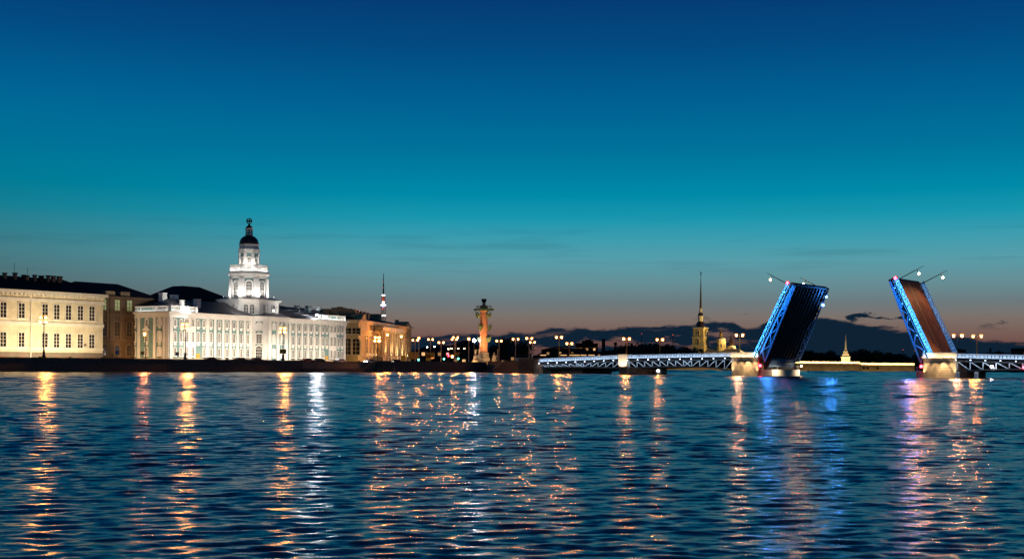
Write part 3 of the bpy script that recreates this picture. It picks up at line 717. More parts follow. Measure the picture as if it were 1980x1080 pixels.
for k in range(8):
    v = R(22.5) + k * math.pi / 4; put('column', MB().tube((xc + 1.2 * math.cos(v), yc + 1.2 * math.sin(v), z_l0 + .5), (xc + 1.2 * math.cos(v), yc + 1.2 * math.sin(v), z_l1 - .5), .17), 'white', lan)
put('lantern_cap', MB().lathe([(1.3, z_l1 - .1), (1.1, z_l1 + .35), (.45, z_l1 + .9), (.2, T(431.5))], 12, (xc, yc)), 'iron', lan)
zs = T(427); rs = .95
b = MB().torus((xc, yc, zs), rs, .11, 'x').torus((xc, yc, zs), rs, .11, 'y').torus((xc, yc, zs), rs, .11, 'z').ball((xc, yc, zs), .5, 8, 5)
for a in (.785, -.785):
    v0 = len(b.v); b.torus((0, 0, 0), rs, .1, 'x')
    for i in range(v0, len(b.v)):
        x_, y_, z_ = b.v[i]; b.v[i] = (xc + x_ * math.cos(a) - y_ * math.sin(a), yc + x_ * math.sin(a) + y_ * math.cos(a), zs + z_)
put('armillary_sphere', b, 'iron', K)
# --- floodlights of the museum
for i, (px, pw, tz) in enumerate(((345, 11000, 11), (382, 9500, 8), (430, 10000, 8), (475, 10000, 8), (530, 10500, 8), (590, 10000, 8), (640, 8200, 8))):
    x = FK.x(px); p = FK.w(x, -13.5, .75)
    flood(('first', 'second', 'third', 'fourth', 'fifth', 'sixth', 'last')[i] + ' street floodlight along the turquoise front, counted from the left', p, FK.w(x, 0, tz), pw * 1.05, (1, .83, .64), 112, 'street floodlights before the museum')
p = FK.w(-13, 9, .8); flood('floodlight standing in the gap, aimed at the west end of the turquoise museum', p, FK.w(0, 10, 6), 7500, (1, .60, .28), 120)
for i, (ox, oy) in enumerate(((-8.6, -3.0), (-3.0, -8.6), (3.5, -8.9), (-8.9, 3.5), (-6.2, -6.2))):
    p = FK.w(xc + ox, yc + oy, zh1 + 1.0); flood(('left', 'right', 'far right', 'far left', 'middle')[i] + ' floodlight on the hall roof at the foot of the tower', p, FK.w(xc + ox * .55, yc + oy * .55, z_d1 - 1), 1500, (1, .95, .88), 130, 'tower floodlights', .25, 'flood_small', size=.8)
for i, (ox, oy) in enumerate(((-5.6, -2.0), (-2.0, -5.6), (-4.2, -4.2))):
    p = FK.w(xc + ox, yc + oy, zb_ + .9); flood(('left', 'right', 'middle')[i] + ' floodlight inside the tower balustrade', p, FK.w(xc + ox * .4, yc + oy * .4, z_u1 + 2), 1100, (1, .93, .84), 130, 'balustrade floodlights', .2, 'flood_small', size=.6)
for k in range(8):
    v = k * math.pi / 4; strip('balustrade_fill', bal, (xc + 7.25 * math.cos(v), yc + 7.25 * math.sin(v), zb_ + .1), (-math.sin(v), math.cos(v), 0), (-math.cos(v) * .6, -math.sin(v) * .6, .8), 5.0, .1, 75, (1, .96, .9))  # ring of strips added to brighten the tower balustrade
for i, (ox, oy, zo) in enumerate(((-17, -11, 2.5), (9, -16, 2.5))):  # two floods added to brighten the hall
    p = FK.w(xc + ox, yc + oy, zE + zo); flood(('left', 'right')[i] + ' added roof floodlight brightening the hall below the tower', p, FK.w(xc + ox * .45, yc + oy * .45, zh1 - 3), 2600, (1, .95, .88), 110, 'roof floodlights', .25, 'flood_small', size=.5)
p = FK.w(7.0, -.85, zE + 2.6); flood('added roof edge floodlight brightening the white stacks on the left museum roof', p, FK.w(4, 11, zE + 5), 3600, (1, .95, .88), 120, 'roof floodlights', .25, 'flood_small', size=.5)  # added to whiten the stacks
p = FK.w(3.0, 3.0, zE + 1.3); flood('added floodlight behind the left balustrade brightening the museum roof', p, FK.w(18, 9, zE + 4), 3000, (1, .96, .9), 120, 'roof floodlights', .3, 'flood_small', size=.6)  # added for the shine on the left roof
# two bright roof lamps seen as stars
pr = FK.w(FK.x(486, 609, 1.0), 1.0, FK.zz(486, 609, 1.0)); flood('small white floodlight on the roof edge below the tower', pr, FK.w(xc, yc, zh1 - 1), 3600, WHITE, 130, 'roof floodlights', .25, 'flood_small', size=1.3)
xs_, zs_ = FK.hit(613, 612, 1.0); p = FK.w(xs_, 1.0, zs_)
t2 = flood('brightest white floodlight on the museum roof beside the right balustrade', p, FK.w(xs_ + 9, 1.2, zs_ + .3), 5200, WHITE, 130, 'roof floodlights', .3, 'flood_lens', size=1.2)
put('globe', MB().ball((0, 0, .5), .42, 8, 5), 'flood_lens', t2); beam_out(t2, (0, 0, 1.2), 9000, WHITE, .4, 150)
xs_, zs_ = FK.hit(358, 600, -1.6); p = FK.w(xs_ + 3, -2.2, zE + .6); flood('roof edge floodlight washing the left balustrade of the museum', p, FK.w(xs_ - 2, 1.5, zE + 1.2), 2300, (1, .93, .82), 140, 'roof floodlights', .3, 'flood_small', size=.7)
p = FK.w(2.5, DK * .55, zE + 1.0); flood('floodlight behind the west balustrade lighting the ochre wall', p, FT.w(FT.x(262, 585), 0, zc - 3), 2600, (1, .78, .5), 110, 'roof floodlights', .3, 'flood_small', size=.7)

# ================================================================== DARK HIP ROOF behind the museum
FB = Frame(tuple(FK.w(0, 62).xy), FK.ang, STREET)
xl, xr = FB.x(340, 600), FB.x(455, 600); z0 = FB.zz(390, 579); z1 = FB.zz(390, 556, 8)
t = thing('rear_building', 'dark building with black hip roof rising behind the museum left of its tower', 'building', (FB.o.x, FB.o.y, STREET), FB.ang)
put('wall', MB().box(xl, xr, 0, 18, 0, z0), 'far_wall', t)
put('roof', MB().add([(xl - 1, -1, z0 + .01), (xr + 1, -1, z0 + .01), (xr + 1, 19, z0 + .01), (xl - 1, 19, z0 + .01), (xl + 9, 6, z1), (xr - 14, 6, z1), (xr - 14, 12, z1), (xl + 9, 12, z1)], [(0, 1, 5, 4), (1, 2, 6, 5), (2, 3, 7, 6), (3, 0, 4, 7), (4, 5, 6, 7)]), 'roof_dark', t)
put('skylight', MB().box(FB.x(378, 571, 1), FB.x(404, 571, 1), 1.6, 2.2, FB.zz(390, 573, 1.6), FB.zz(390, 570.5, 1.6)), 'lit_window_dim', t)
# low dark roofs right of the tower
FB2 = Frame(tuple(FK.w(0, 45).xy), FK.ang, STREET); xl, xr = FB2.x(525, 600), FB2.x(590, 600); z0 = FB2.zz(550, 606)
t = thing('rear_wing', 'dark wing with low pitched roof behind the museum right of its tower', 'building', (FB2.o.x, FB2.o.y, STREET), FB2.ang)
put('wall', MB().box(xl, xr, 0, 14, 0, z0), 'far_wall', t); put('roof', hip_roof(xl, xr, 0, 14, z0 + .01, FB2.zz(545, 591, 7) - z0, 6), 'roof_dark', t)

# ================================================================== YELLOW COLONNADED BUILDING
oZ = at(693, 690, 478); FZ = Frame((oZ.x, oZ.y), math.atan2(.99, .15), STREET); FZs = Frame((oZ.x, oZ.y), FZ.ang - math.pi / 2, STREET)
Zb = thing('yellow_building', 'long yellow building with a row of columns and dark chimney-lined roof', 'building', (oZ.x, oZ.y, STREET), FZ.ang)
LZ = FZ.x(795, 660); DZ = 44.0; zE2 = FZ.zz(693, 617.5)
put('wall', MB().box(0, LZ, 0, DZ, 0, zE2 - .7), 'yellow', Zb)
put('cornice', MB().box(-.4, LZ + .4, -.4, DZ, zE2 - 1.3, zE2 - .702).box(-.9, LZ + .9, -.9, DZ, zE2 - .7, zE2), 'yellow_trim', Zb)
zm = FZ.zz(693, 647)
put('band', MB().box(-.25, LZ + .25, -.25, DZ, zm, zm + .5), 'yellow_trim', Zb)
put('frieze_panel', MB().box(3, LZ * .16, -.12, 0, zE2 - 4.0, zE2 - 1.6), 'yellow_trim', Zb)
zg = FZ.zz(693, 686)
put('band', MB().box(-.3, LZ + .3, -.3, DZ, zg - .2, zg + .25), 'yellow_trim', Zb)
# side that looks at the museum
w1 = window_kind(3.4, 2.6, False, .2, 2, 2, 'yellow_trim'); w2 = window_kind(3.2, 6.6, True, .5, 2, 4, 'yellow_trim')
for px in (656, 672.5, 688.2):
    yy = -FZs.x(px, 660); place(Zb, w1, 0, FZs.zz(680, 646.5), yy, -math.pi / 2); place(Zb, w2, 0, FZs.zz(680, 685.5), yy, -math.pi / 2)
# long front: tall windows either side of the colonnade
w3 = window_kind(2.2, 7.0, True, .6, 2, 5, 'yellow_trim', 'glass'); w4 = window_kind(2.0, 2.2, False, .3, 2, 2, 'yellow_trim'); w5 = window_kind(1.8, 2.4, True, .3, 2, 2, 'yellow_trim')
fronts = [FZ.x(px, 660) for px in (709, 716.5, 722.5, 777, 782, 787.5)]
for i, x in enumerate(fronts):
    place(Zb, w3, x, zg + 1.0); place(Zb, w4, x, zm + 2.3); place(Zb, w5, x, .6)
    lab = ('leftmost', 'second', 'third', 'fourth', 'fifth', 'rightmost')[i] + ' small uplight under the tall windows of the yellow front'
    p = FZ.w(x + 1.9, -1.1, zg + .45); flood(lab, p, FZ.w(x + 1.9, -.1, zm + 1), 520, (1, .66, .28), 95, 'uplights on the yellow front', .12, 'up_lens', size=.9)
xp0, xp1 = FZ.x(728, 660), FZ.x(771, 660)
put('portico_base', MB().box(xp0 - 1.5, xp1 + 1.5, -3.2, 0, 0, zg - .2), 'yellow_trim', Zb)
for k in range(6):
    x = xp0 + (xp1 - xp0) * k / 7 * .0 + (k + .8) * (xp1 - xp0) / 7
    place(Zb, w5, x, .4, -3.2)
ncol = 10; zc1 = FZ.zz(728, 637) - .4
cmesh = MB().lathe([(1.1, 0), (1.1, .4), (.85, .6), (.82, (zc1 - zg) * .5), (.72, zc1 - zg - .8), (1.0, zc1 - zg - .3), (1.05, zc1 - zg - .0)], 14).mesh('column', 'yellow_trim')
for k in range(ncol): link('column', cmesh, Zb, (xp0 + (xp1 - xp0) * k / (ncol - 1), -2.0, zg + .01))
put('portico_entablature', MB().box(xp0 - 1.6, xp1 + 1.6, -3.2, 0, zc1 + .02, zc1 + 1.2).box(xp0 - 2.0, xp1 + 2.0, -3.6, 0, zc1 + 1.202, zc1 + 1.7), 'yellow_trim', Zb)
for i in range(4):
    x = xp0 + (xp1 - xp0) * (i + .5) / 4; p = FZ.w(x, -5.5, zg + .5)
    flood(('first', 'second', 'third', 'fourth')[i] + ' floodlight at the foot of the yellow colonnade, counted from the left', p, FZ.w(x, -1, zg + 8), 2100, (1, .70, .38), 120, 'uplights on the yellow front', .3)
rf = put('roof', hip_roof(0, LZ, 0, DZ, zE2 + .01, 5.2, 20, 1.0), 'roof_dark', Zb)
put('gable', MB().slab([(0, 0), (9, 0), (4.5, 2.6)], -.5, 6), 'yellow', Zb, (2, 0, zE2 + .02)); put('gable', MB().slab([(0, 0), (12, 0), (6, 2.4)], -.4, 6), 'yellow', Zb, (LZ - 13, 0, zE2 + .02))
for px, y0, w, yy in ((632, 597, 3.4, 30), (639, 598, 2.0, 27), (650, 594.5, 3.2, 24), (658, 593, 2, 22), (665.5, 595, 1.8, 18), (674.5, 596.5, 2.6, 16), (684, 598, 2.2, 13), (690, 600, 1.8, 12), (696, 601.5, 2.4, 11), (703, 603, 2.2, 10), (710, 604.5, 1.6, 10)):
    yv = FZ.yfor(px, 6.0 + max(0, px - 684) * .9, 600); lx = 6.0 + max(0, px - 684) * .9
    pz = FZ.w(lx, yv); u_, v_ = unroll(px, y0); z1 = EYE - v_ * pz.y / F_PX - STREET
    chimney(rf, lx, yv, zE2 - .5, w, w * .9, z1 - zE2 + .2, 'brick_dark', 'brick_dark')
for px, y0, w in ((725, 607, 5.0), (767.5, 618, 1.5)):
    x, z1 = FZ.hit(px, y0, 12); chimney(rf, x, 12, zE2 + 1, w, w, z1 - zE2 - 1.3, 'brick_dark', 'brick_dark')
p = FZ.w(-6, -10, .8); flood('street floodlight aimed at the near corner of the yellow building', p, FZ.w(0, 4, 8), 4200, (1, .62, .26), 120)
# ================================================================== BRIDGE
bd = Vector((.77, -.64)).normalized(); BANG = math.atan2(bd.y, bd.x)
A0 = at(1467, 727, 372); FR = Frame((A0.x, A0.y), BANG, 0.0)
BW = 24.0; PL = 9.25
CR = FR.x(1786, 700); XA = FR.x(1045, 705); XS0, XS1 = FR.x(1199, 700), FR.x(1215, 700)
prof = [(XA, 5.35), (XS0, 6.55), (-PL, 7.25), (CR + PL, 6.85), (CR + PL + 70, 5.3)]
def rail_top(x):
    for (x0, z0), (x1, z1) in zip(prof, prof[1:]):
        if x <= x1: return z0 + (z1 - z0) * max(0, x - x0) / (x1 - x0)
    return prof[-1][1]
LEDW = (.56, .75, 1.0); LEDB = (.10, .42, 1.0)
RAILH = 1.15
panel_me = MB(); 
for k in range(5): panel_me.box(.12 + k * .38, .26 + k * .38, -.05, .05, .12, .98)
panel_me.box(0, 2.0, -.07, .07, .0, .14).box(0, 2.0, -.08, .08, .96, 1.12).slab([(1 + .42 * math.cos(a), .55 + .36 * math.sin(a)) for a in np.linspace(0, 2 * math.pi, 13)[:-1]], -.09, -.02).box(-.12, .12, -.12, .12, 0, 1.15)
panel_me = panel_me.mesh('railing_panel', 'steel')
def pier_wall_blocks(parent, x0, x1, y, z0, z1, m, rows=9, cols=4, th=.35):
    h = (z1 - z0) / rows; w = (x1 - x0) / cols; me = MB().box(.03, w - .03, -th, 0, .03, h - .03).mesh('stone_block', m); hm = MB().box(.03, w / 2 - .03, -th, 0, .03, h - .03).mesh('stone_block', m)
    for r in range(rows):
        if r % 2 == 0:
            for c in range(cols): link('stone_block', me, parent, (x0 + c * w, y - .02 * random.random(), z0 + r * h))
        else:
            link('stone_block', hm, parent, (x0, y - .02 * random.random(), z0 + r * h)); link('stone_block', hm, parent, (x1 - w / 2, y - .02 * random.random(), z0 + r * h))
            for c in range(cols - 1): link('stone_block', me, parent, (x0 + w * (c + .5), y - .02 * random.random(), z0 + r * h))
def pier(label, xa, xb, left):
    zt = 7.2 if left else 6.95
    t = thing('bridge_pier', label, 'bridge pier', (A0.x, A0.y, 0), BANG, 'drawbridge piers')
    put('core', MB().box(xa + .05, xb - .05, .0, 3.2, -2, zt - 1.4), 'granite_red', t)
    if left: put('rear_core', MB().box(xa, xb - 5.2, 3.2, BW - .1, -2, zt - 1.5).box(xa, xb, BW - 3, BW, -2, zt - .3), 'granite_red', t)
    else: put('rear_core', MB().box(xa + 5.2, xb, 3.2, BW - .1, -2, zt - 1.5).box(xa, xb, BW - 3, BW, -2, zt - .3), 'granite_red', t)
    pier_wall_blocks(t, xa, xb, 0, -.6, zt - 1.3, 'pier_stone')
    put('cornice', MB().box(xa - .25, xb + .25, -.9, 3.2, zt - 1.3, zt - .95), 'pale_stone', t)
    put('parapet', MB().box(xa, xb, -.55, -.1, zt - .948, zt + .05).box(xa - .1, xb + .1, -.65, 0, zt + .052, zt + .22), 'pale_stone', t)
    # warm lamps under the cornice and washing the parapet
    n = 4
    for k in range(n):
        x = xa + (xb - xa) * (k + .5) / n
        l = put('downlight', MB().box(x - .14, x + .14, -.85, -.6, zt - 1.55, zt - 1.32), 'iron', t)
        spot('down_beam', l, (x, -2.0, zt - 1.5), (x, -.4, 1.5), 900 if k != 2 else 2800, (1, .66, .34), 78, .9, .1)
    for x in (xa + .2, xb - .2):
        l = put('edge_light', MB().box(x - .1, x + .1, -.75, -.5, .25, .5), 'iron', t); spot('edge_beam', l, (x, -1.3, .4), (x + (.3 if x < (xa + xb) / 2 else -.3), -.2, 5), 2000, (1, .66, .36), 50, .9, .1)
    strip('parapet_wash', t, ((xa + xb) / 2, -1.3, zt - 1.05), (1, 0, 0), (0, 1, .55), xb - xa, .12, 150, (1, .78, .52))
    # low fender at the waterline on the channel side
    sx = 1 if left else -1; x0 = xb if left else xa
    pts = [(0, 1.2), (3.2, 2.6), (3.9, 5), (3.9, BW - 5), (3.2, BW - 2.6), (0, BW - 1.2)]
    P_ = [(x0 + sx * a, b) for a, b in pts]
    if not left: P_ = P_[::-1]
    fd = put('fender', MB().prism(P_, -2, 2.1), 'pale_stone', t)
    rl = MB()
    for a, b in pts[1:5]:
        rl.tube((x0 + sx * a * .95, b, 2.1), (x0 + sx * a * .95, b, 3.1), .05)
    for (a, b), (c, d_) in zip(pts[1:4], pts[2:5]): rl.tube((x0 + sx * a * .95, b, 3.1), (x0 + sx * c * .95, d_, 3.1), .05)
    put('fender_rail', rl, 'steel', fd)
    if left:
        for i, yy in enumerate((3.0, BW - 3.2)):
            spot('fender_beam', fd, (x0 + 7.0, yy, 2.2), (x0 + 2.5, yy + (2 if i == 0 else -2), .9), 2600, (1, .82, .58), 90, .8, .15)
        put('fender_lamp', MB().ball((x0 + 3.4, BW - 2.0, 3.3), .28), 'globe_cream', fd)
    rx = xb + .6 if left else xa - .6
    sg = put('signal_box', MB().box(rx - .25, rx + .25, -.1, .5, 2.9, 3.7), 'iron', t); put('red_lamp', MB().ball((rx, -.25, 3.3), .42), 'red_light', sg)
    return t
pier('left lit stone pier carrying the raised dark-bottomed bridge leaf', -PL, 0, True)
pier('right lit stone pier carrying the raised bridge leaf with brown roadway', CR, CR + PL, False)
t = thing('bridge_pier', 'small lit stone pier between the two left bridge spans', 'bridge pier', (A0.x, A0.y, 0), BANG)
put('shaft', MB().box(XS0, XS1, -.6, BW, -2, rail_top(XS0) - 3.9), 'granite_red', t); put('head', MB().box(XS0 - .1, XS1 + .1, -.9, .6, rail_top(XS0) - 3.89, rail_top(XS0) - .5), 'pale_stone', t)
put('parapet', MB().box(XS0 - .25, XS1 + .25, -1.0, .4, rail_top(XS0) - .5 + .002, rail_top(XS0) + .25), 'pale_stone', t)
xm = (XS0 + XS1) / 2; spot('head_beam', t, (xm, -3.6, rail_top(XS0) - 4.2), (xm, -.5, rail_top(XS0) - 1.2), 2000, (1, .80, .6), 90, .8, .15)
put('uplight', MB().box(xm - .2, xm + .2, -1.3, -.95, rail_top(XS0) - 4.4, rail_top(XS0) - 4.15), 'iron', t)
t = thing('bridge_abutment', 'reddish granite block where the bridge meets the quay', 'abutment', (A0.x, A0.y, 0), BANG)
put('block', MB().box(XA - 9.5, XA - .02, -.7, BW + 2, -2, 5.1), 'granite_red', t); put('coping', MB().box(XA - 9.7, XA + .15, -.95, .1, 5.102, 5.4), 'granite_red', t)
put('inner_wall', MB().box(XA, XA + 14, 6, BW, -2, 3.2), 'granite', t)

def span(label, x0, x1, bays, zb, flip, lit=1.0, rz_sub=0.0):
    """fixed truss span; zb(s) bottom chord height for s in 0..1; flip: bay from which diagonals lean the other way"""
    t = thing('bridge_span', label, 'bridge span', (A0.x, A0.y, 0), BANG, 'fixed bridge spans'); n = bays
    X = [x0 + (x1 - x0) * k / n for k in range(n + 1)]; ZT = [rail_top(x) - RAILH - .95 for x in X]; ZB = [zb(k / n) for k in range(n + 1)]
    dk = MB(); fa = MB(); tc = MB(); bc = MB(); ig = MB()
    for k in range(n):
        a, b = X[k], X[k + 1]; za, zb_ = rail_top(a) - RAILH, rail_top(b) - RAILH
        dk.add([(a, -.55, za - .35), (b, -.55, zb_ - .35), (b, BW, zb_ - .35), (a, BW, za - .35), (a, -.55, za - .05), (b, -.55, zb_ - .05), (b, BW, zb_ - .05), (a, BW, za - .05)], [(3, 2, 1, 0), (4, 5, 6, 7), (0, 1, 5, 4), (2, 3, 7, 6), (1, 2, 6, 5), (3, 0, 4, 7)])
        fa.beam((a, -.62, za - .3), (b, -.62, zb_ - .3), .16, .5)
        tc.beam((a, .5, ZT[k]), (b, .5, ZT[k + 1]), .5, .34); bc.beam((a, .5, ZB[k]), (b, .5, ZB[k + 1]), .6, .42)
        for yy in (): ig.add([(a, yy, ZB[k] - .2), (b, yy, ZB[k + 1] - .2), (b, yy, ZT[k + 1] + .5), (a, yy, ZT[k] + .5), (a, yy + .3, ZB[k] - .2), (b, yy + .3, ZB[k + 1] - .2), (b, yy + .3, ZT[k + 1] + .5), (a, yy + .3, ZT[k] + .5)], [(0, 1, 2, 3), (7, 6, 5, 4), (0, 4, 5, 1)])
    put('deck', dk, 'black_steel', t); put('fascia', fa, 'black_steel', t); put('top_chord', tc, 'steel_dark', t); put('bottom_chord', bc, 'steel_dark', t); 
    for yy in (8, 16, BW - .4):
        gp = MB()
        gp.slab([(x, z - .2) for x, z in zip(X, ZB)] + [(x, z + .5) for x, z in zip(X[::-1], ZT[::-1])], yy, yy + .3); put('inner_girder', gp, 'black_steel', t)
    for k in range(n + 1): put('vertical', MB().beam((X[k], .5, ZB[k] + .1), (X[k], .5, ZT[k] - .1), .24, .2), 'steel', t)
    for k in range(n):
        if k < flip: p0, p1 = (X[k], ZT[k]), (X[k + 1], ZB[k + 1])
        else: p0, p1 = (X[k], ZB[k]), (X[k + 1], ZT[k + 1])
        put('diagonal', MB().beam((p0[0], .42, p0[1]), (p1[0], .42, p1[1]), .22, .2), 'steel', t)
        if k == flip: put('diagonal', MB().beam((X[k], .3, ZT[k]), (X[k + 1], .3, ZB[k + 1]), .2, .24), 'steel', t)
    m = max(1, round((x1 - x0) / 2.0)); s = (x1 - x0) / m; rg = put('railing', MB().beam((x0, -.5, rail_top(x0) - .02), (x1, -.5, rail_top(x1) - .02), .2, .14), 'steel', t)
    for k in range(m):
        a = x0 + k * s; o = link('railing_panel', panel_me, rg, (a, -.5, rail_top(a) - RAILH - .02)); o.scale = (s / 2.0, 1, 1)
        o.rotation_euler = (0, -math.atan2(rail_top(a + s) - rail_top(a), s), 0)
        if k % 2 == 0: put('lamp_bracket', MB().box(a - .1, a + .1, -1.0, -.7, rail_top(a) - RAILH - .62, rail_top(a) - RAILH - .42), 'led_cool', t)
    xm, ln = (x0 + x1) / 2, x1 - x0; zr_ = rail_top(xm)
    sl = Vector((x1 - x0, 0, rail_top(x1) - rail_top(x0)))
    put('light_trough', MB().beam((x0, -1.35, rail_top(x0) - RAILH - .30), (x1, -1.35, rail_top(x1) - RAILH - .30), .12, .3), 'black_steel', t)
    strip('rail_light', t, (xm, -1.22, zr_ - RAILH - .02), sl, (0, .62, .6), ln, .12, 12 * ln * lit, LEDW)
    strip('truss_light', t, (xm, -1.22, zr_ - RAILH - .42), sl, (0, .75, -.8), ln, .12, 19 * ln * lit, LEDW)
    return t
span('left fixed bridge span next to the quay, shining white lit truss', XA + .05, XS0 - .15, 11, lambda s: 2.25 + .25 * math.sin(math.pi * s), 5)
span('fixed bridge span between the small pier and the left drawbridge pier', XS1 + .15, -PL - .05, 13, lambda s: 2.3 + .55 * math.sin(math.pi * s) - (.5 if s > .9 else 0), 7)
span('fixed bridge span leaving the picture at the right edge', CR + PL + .05, CR + PL + 66, 19, lambda s: 1.7 + 1.0 * math.sin(math.pi * min(1, s * 1.4 + .06)) ** .7 if s < .68 else 2.2, 14)

leaf_panel_me = panel_me.copy(); leaf_panel_me.materials[0] = MATS['leaf_steel']
# ---- raised leaves
def leaf(label, left):
    Lf = 25.0; W = BW; open_ = R(62.5 if left else 64.5); s = 1 if left else -1; W = W if left else 20.0
    hx = -1.2 if left else CR + 1.9; hz = 6.0 if left else 5.7
    o = FR.w(hx, 0, 0)
    t = thing('bridge_leaf', label, 'bridge leaf', (o.x, o.y, hz), BANG if left else BANG + math.pi)
    t.rotation_euler = (0, -open_, BANG if left else BANG + math.pi)
    yw = 0.0                                # west side
    Y = lambda a: a * s                     # distance from the west side into the leaf
    def bx(b, x0, x1, a0, a1, z0, z1): lo, hi = sorted((Y(a0), Y(a1))); return b.box(x0, x1, lo, hi, z0, z1)
    dep = lambda x: 3.3 - 1.7 * max(0, x) / Lf
    put('deck', bx(MB(), -1.0, Lf, .7, W - .7, -.35, -.02), 'road_deck', t)
    lines = MB()
    for a in (W * .24, W * .5, W * .5 + .35, W * .76):
        if a in (W * .24, W * .76):
            for k in range(6): bx(lines, 1 + k * 4, 3.2 + k * 4, a, a + .16, -.016, -.010)
        else: bx(lines, 0, Lf - .2, a, a + .16, -.016, -.010)
    put('road_marking', lines, 'road_line', t)
    put('tram_rail', bx(bx(MB(), 0, Lf, W * .40, W * .40 + .1, -.016, .0), 0, Lf, W * .6, W * .6 + .1, -.016, .0), 'steel_under', t)
    n = 9
    for a0, main in ((.5, True), (W - .8, False)):
        sfx = t
        X = [Lf * k / n for k in range(n + 1)]
        ch = MB(); cb = MB()
        y = Y(a0 + .15)
        ch.beam((0, y, -.75), (Lf, y, -.75), .3, .5); cb.beam((0, y, -dep(0)), (Lf, y, -dep(Lf)), .35, .4)
        put('top_chord', ch, 'leaf_steel', t); put('bottom_chord', cb, 'leaf_steel', t)
        for k in range(n):
            if main and k >= 6: continue
            p0, p1 = ((X[k], -dep(X[k]) + .1), (X[k + 1], -.9)) if k % 2 == 0 else ((X[k], -.9), (X[k + 1], -dep(X[k + 1]) + .1))
            put('diagonal', MB().beam((p0[0], y, p0[1]), (p1[0], y, p1[1]), .22, .3), 'leaf_steel', t)
        if main:   # plated web towards the tip
            put('web_plate', MB().slab([(X[6], -dep(X[6])), (Lf, -dep(Lf)), (Lf, -.8), (X[6], -.8)], min(y - .08, y + .08), max(y - .08, y + .08)), 'leaf_steel', t)
    # dark ribbed underside
    un = MB(); 
    for k in range(11):
        a = 1.6 + k * (W - 3.2) / 10
        lo, hi = sorted((Y(a - .14), Y(a + .14)))
        un.slab([(0, -dep(0) + .15), (Lf - .2, -dep(Lf) + .15), (Lf - .2, -.36), (0, -.36)], lo, hi)
    put('girder', un, 'steel_under', t)
    cr_ = MB()
    for k in range(13): bx(cr_, k * Lf / 13 + .2, k * Lf / 13 + .5, .9, W - .9, -1.5 + .4 * k / 13, -.36)
    put('cross_beam', cr_, 'steel_under', t)
    put('bottom_plating', MB().add([(-.2, Y(.9), -dep(0) + .42), (Lf - .1, Y(.9), -dep(Lf) + .42), (Lf - .1, Y(W - .9), -dep(Lf) + .42), (-.2, Y(W - .9), -dep(0) + .42)], [(0, 1, 2, 3) if left else (3, 2, 1, 0)]), 'steel_dark', t)
    put('end_beam', bx(MB(), Lf, Lf + .5, .2, W - .2, -dep(Lf), -.05), 'steel_dark', t)
    put('tail', bx(MB(), -5.2, -.15, 3.6, W - 3.4, -3.6, -.4), 'steel_dark', t)
    # railings both sides
    m = 12; sp = Lf / m
    for a0 in (.15, W - .15):
        rg = put('railing', bx(MB(), 0, Lf, a0 - .08, a0 + .08, RAILH - .05, RAILH + .08), 'leaf_steel', t)
        for k in range(m):
            p = link('railing_panel', leaf_panel_me, rg, (k * sp, Y(a0), 0), 0 if left else 0); p.scale = (sp / 2.0, 1, 1)
            if not left and False: p.rotation_euler = (0, 0, math.pi)
    put('fascia', bx(bx(MB(), 0, Lf, -.02, .12, -.45, -.05), 0, Lf, W - .12, W + .02, -.45, -.05), 'steel_dark', t)
    # blue light troughs along the west side and a weaker one on the far side
    ox = -1.15
    put('light_trough', bx(MB(), .2, Lf, ox - .18, ox - .08, -.5, -.15), 'steel_dark', t)
    for k in range(5): put('lamp_bracket', bx(MB(), 2 + 5 * k, 2.15 + 5 * k, ox - .08, 0, -.42, -.32), 'steel_dark', t); put('led_lamp', MB().ball((2.1 + 5 * k, Y(ox - .3), -.3), .09, 8, 5), 'led_blue', t)
    out = Vector((0, -s, 0))
    strip('rail_light', t, (Lf / 2, Y(ox), -.02), (1, 0, 0), Vector((0, s * .65, .6)), Lf - .4, .12, 900, (.14, .62, 1.0))
    strip('truss_light', t, (Lf / 2, Y(ox), -.35), (1, 0, 0), Vector((0, s * .75, -.75)), Lf - .4, .12, 480, (.03, .32, 1.0))
    if not left: strip('far_rail_light', t, (Lf / 2, Y(W - 1.6), .15), (1, 0, 0), Vector((0, s * .8, .5)), Lf - .4, .1, 50 if left else 120, (.30, .62, 1.0))
    # lamp posts that stand on the deck, swung over with it
    for i, a0 in enumerate((.75, W - .75)):
        pl = put('lamp_post', MB().tube((Lf - .6, Y(a0), 0), (Lf - .6, Y(a0), 7.2), .16, .11).tube((Lf - .6, Y(a0), 7.2), (Lf - .6, Y(a0), 9.0), .11, .05), 'iron', t)
        put('lamp_arm', MB().tube((Lf - 2.0, Y(a0), 6.6), (Lf - .6, Y(a0), 6.9), .07), 'iron', pl); put('globe', MB().ball((Lf - 1.9 if left else Lf - 1.9, Y(a0), 6.9), .34), 'globe_cream', pl); beam_out(t, (Lf - 1.9, Y(a0), 7.5), 9500 if left else 6500, (1, .38, .10), .4, 160) if (i == 1) == left else None; spot('deck_light', pl, (Lf - 2.2, Y(a0), 6.4), (Lf * .45, Y(W * .5), 0), 2600, (1, .55, .25), 110, .8, .3)
    sgn = put('signal_box', bx(MB(), Lf - .5, Lf + .3, -.3, .4, .2, 1.2), 'red_paint', t); put('red_lamp', MB().ball((Lf - .1, Y(-.35), .7), .38), 'red_light', sgn)
    beam_out(t, (Lf * .45, Y(ox - .8), -.3), 3800 if left else 3000, (.05, .25, 1.0) if left else (.14, .22, 1.0), .5, 150)  # blue spot added for the coloured column under the leaf
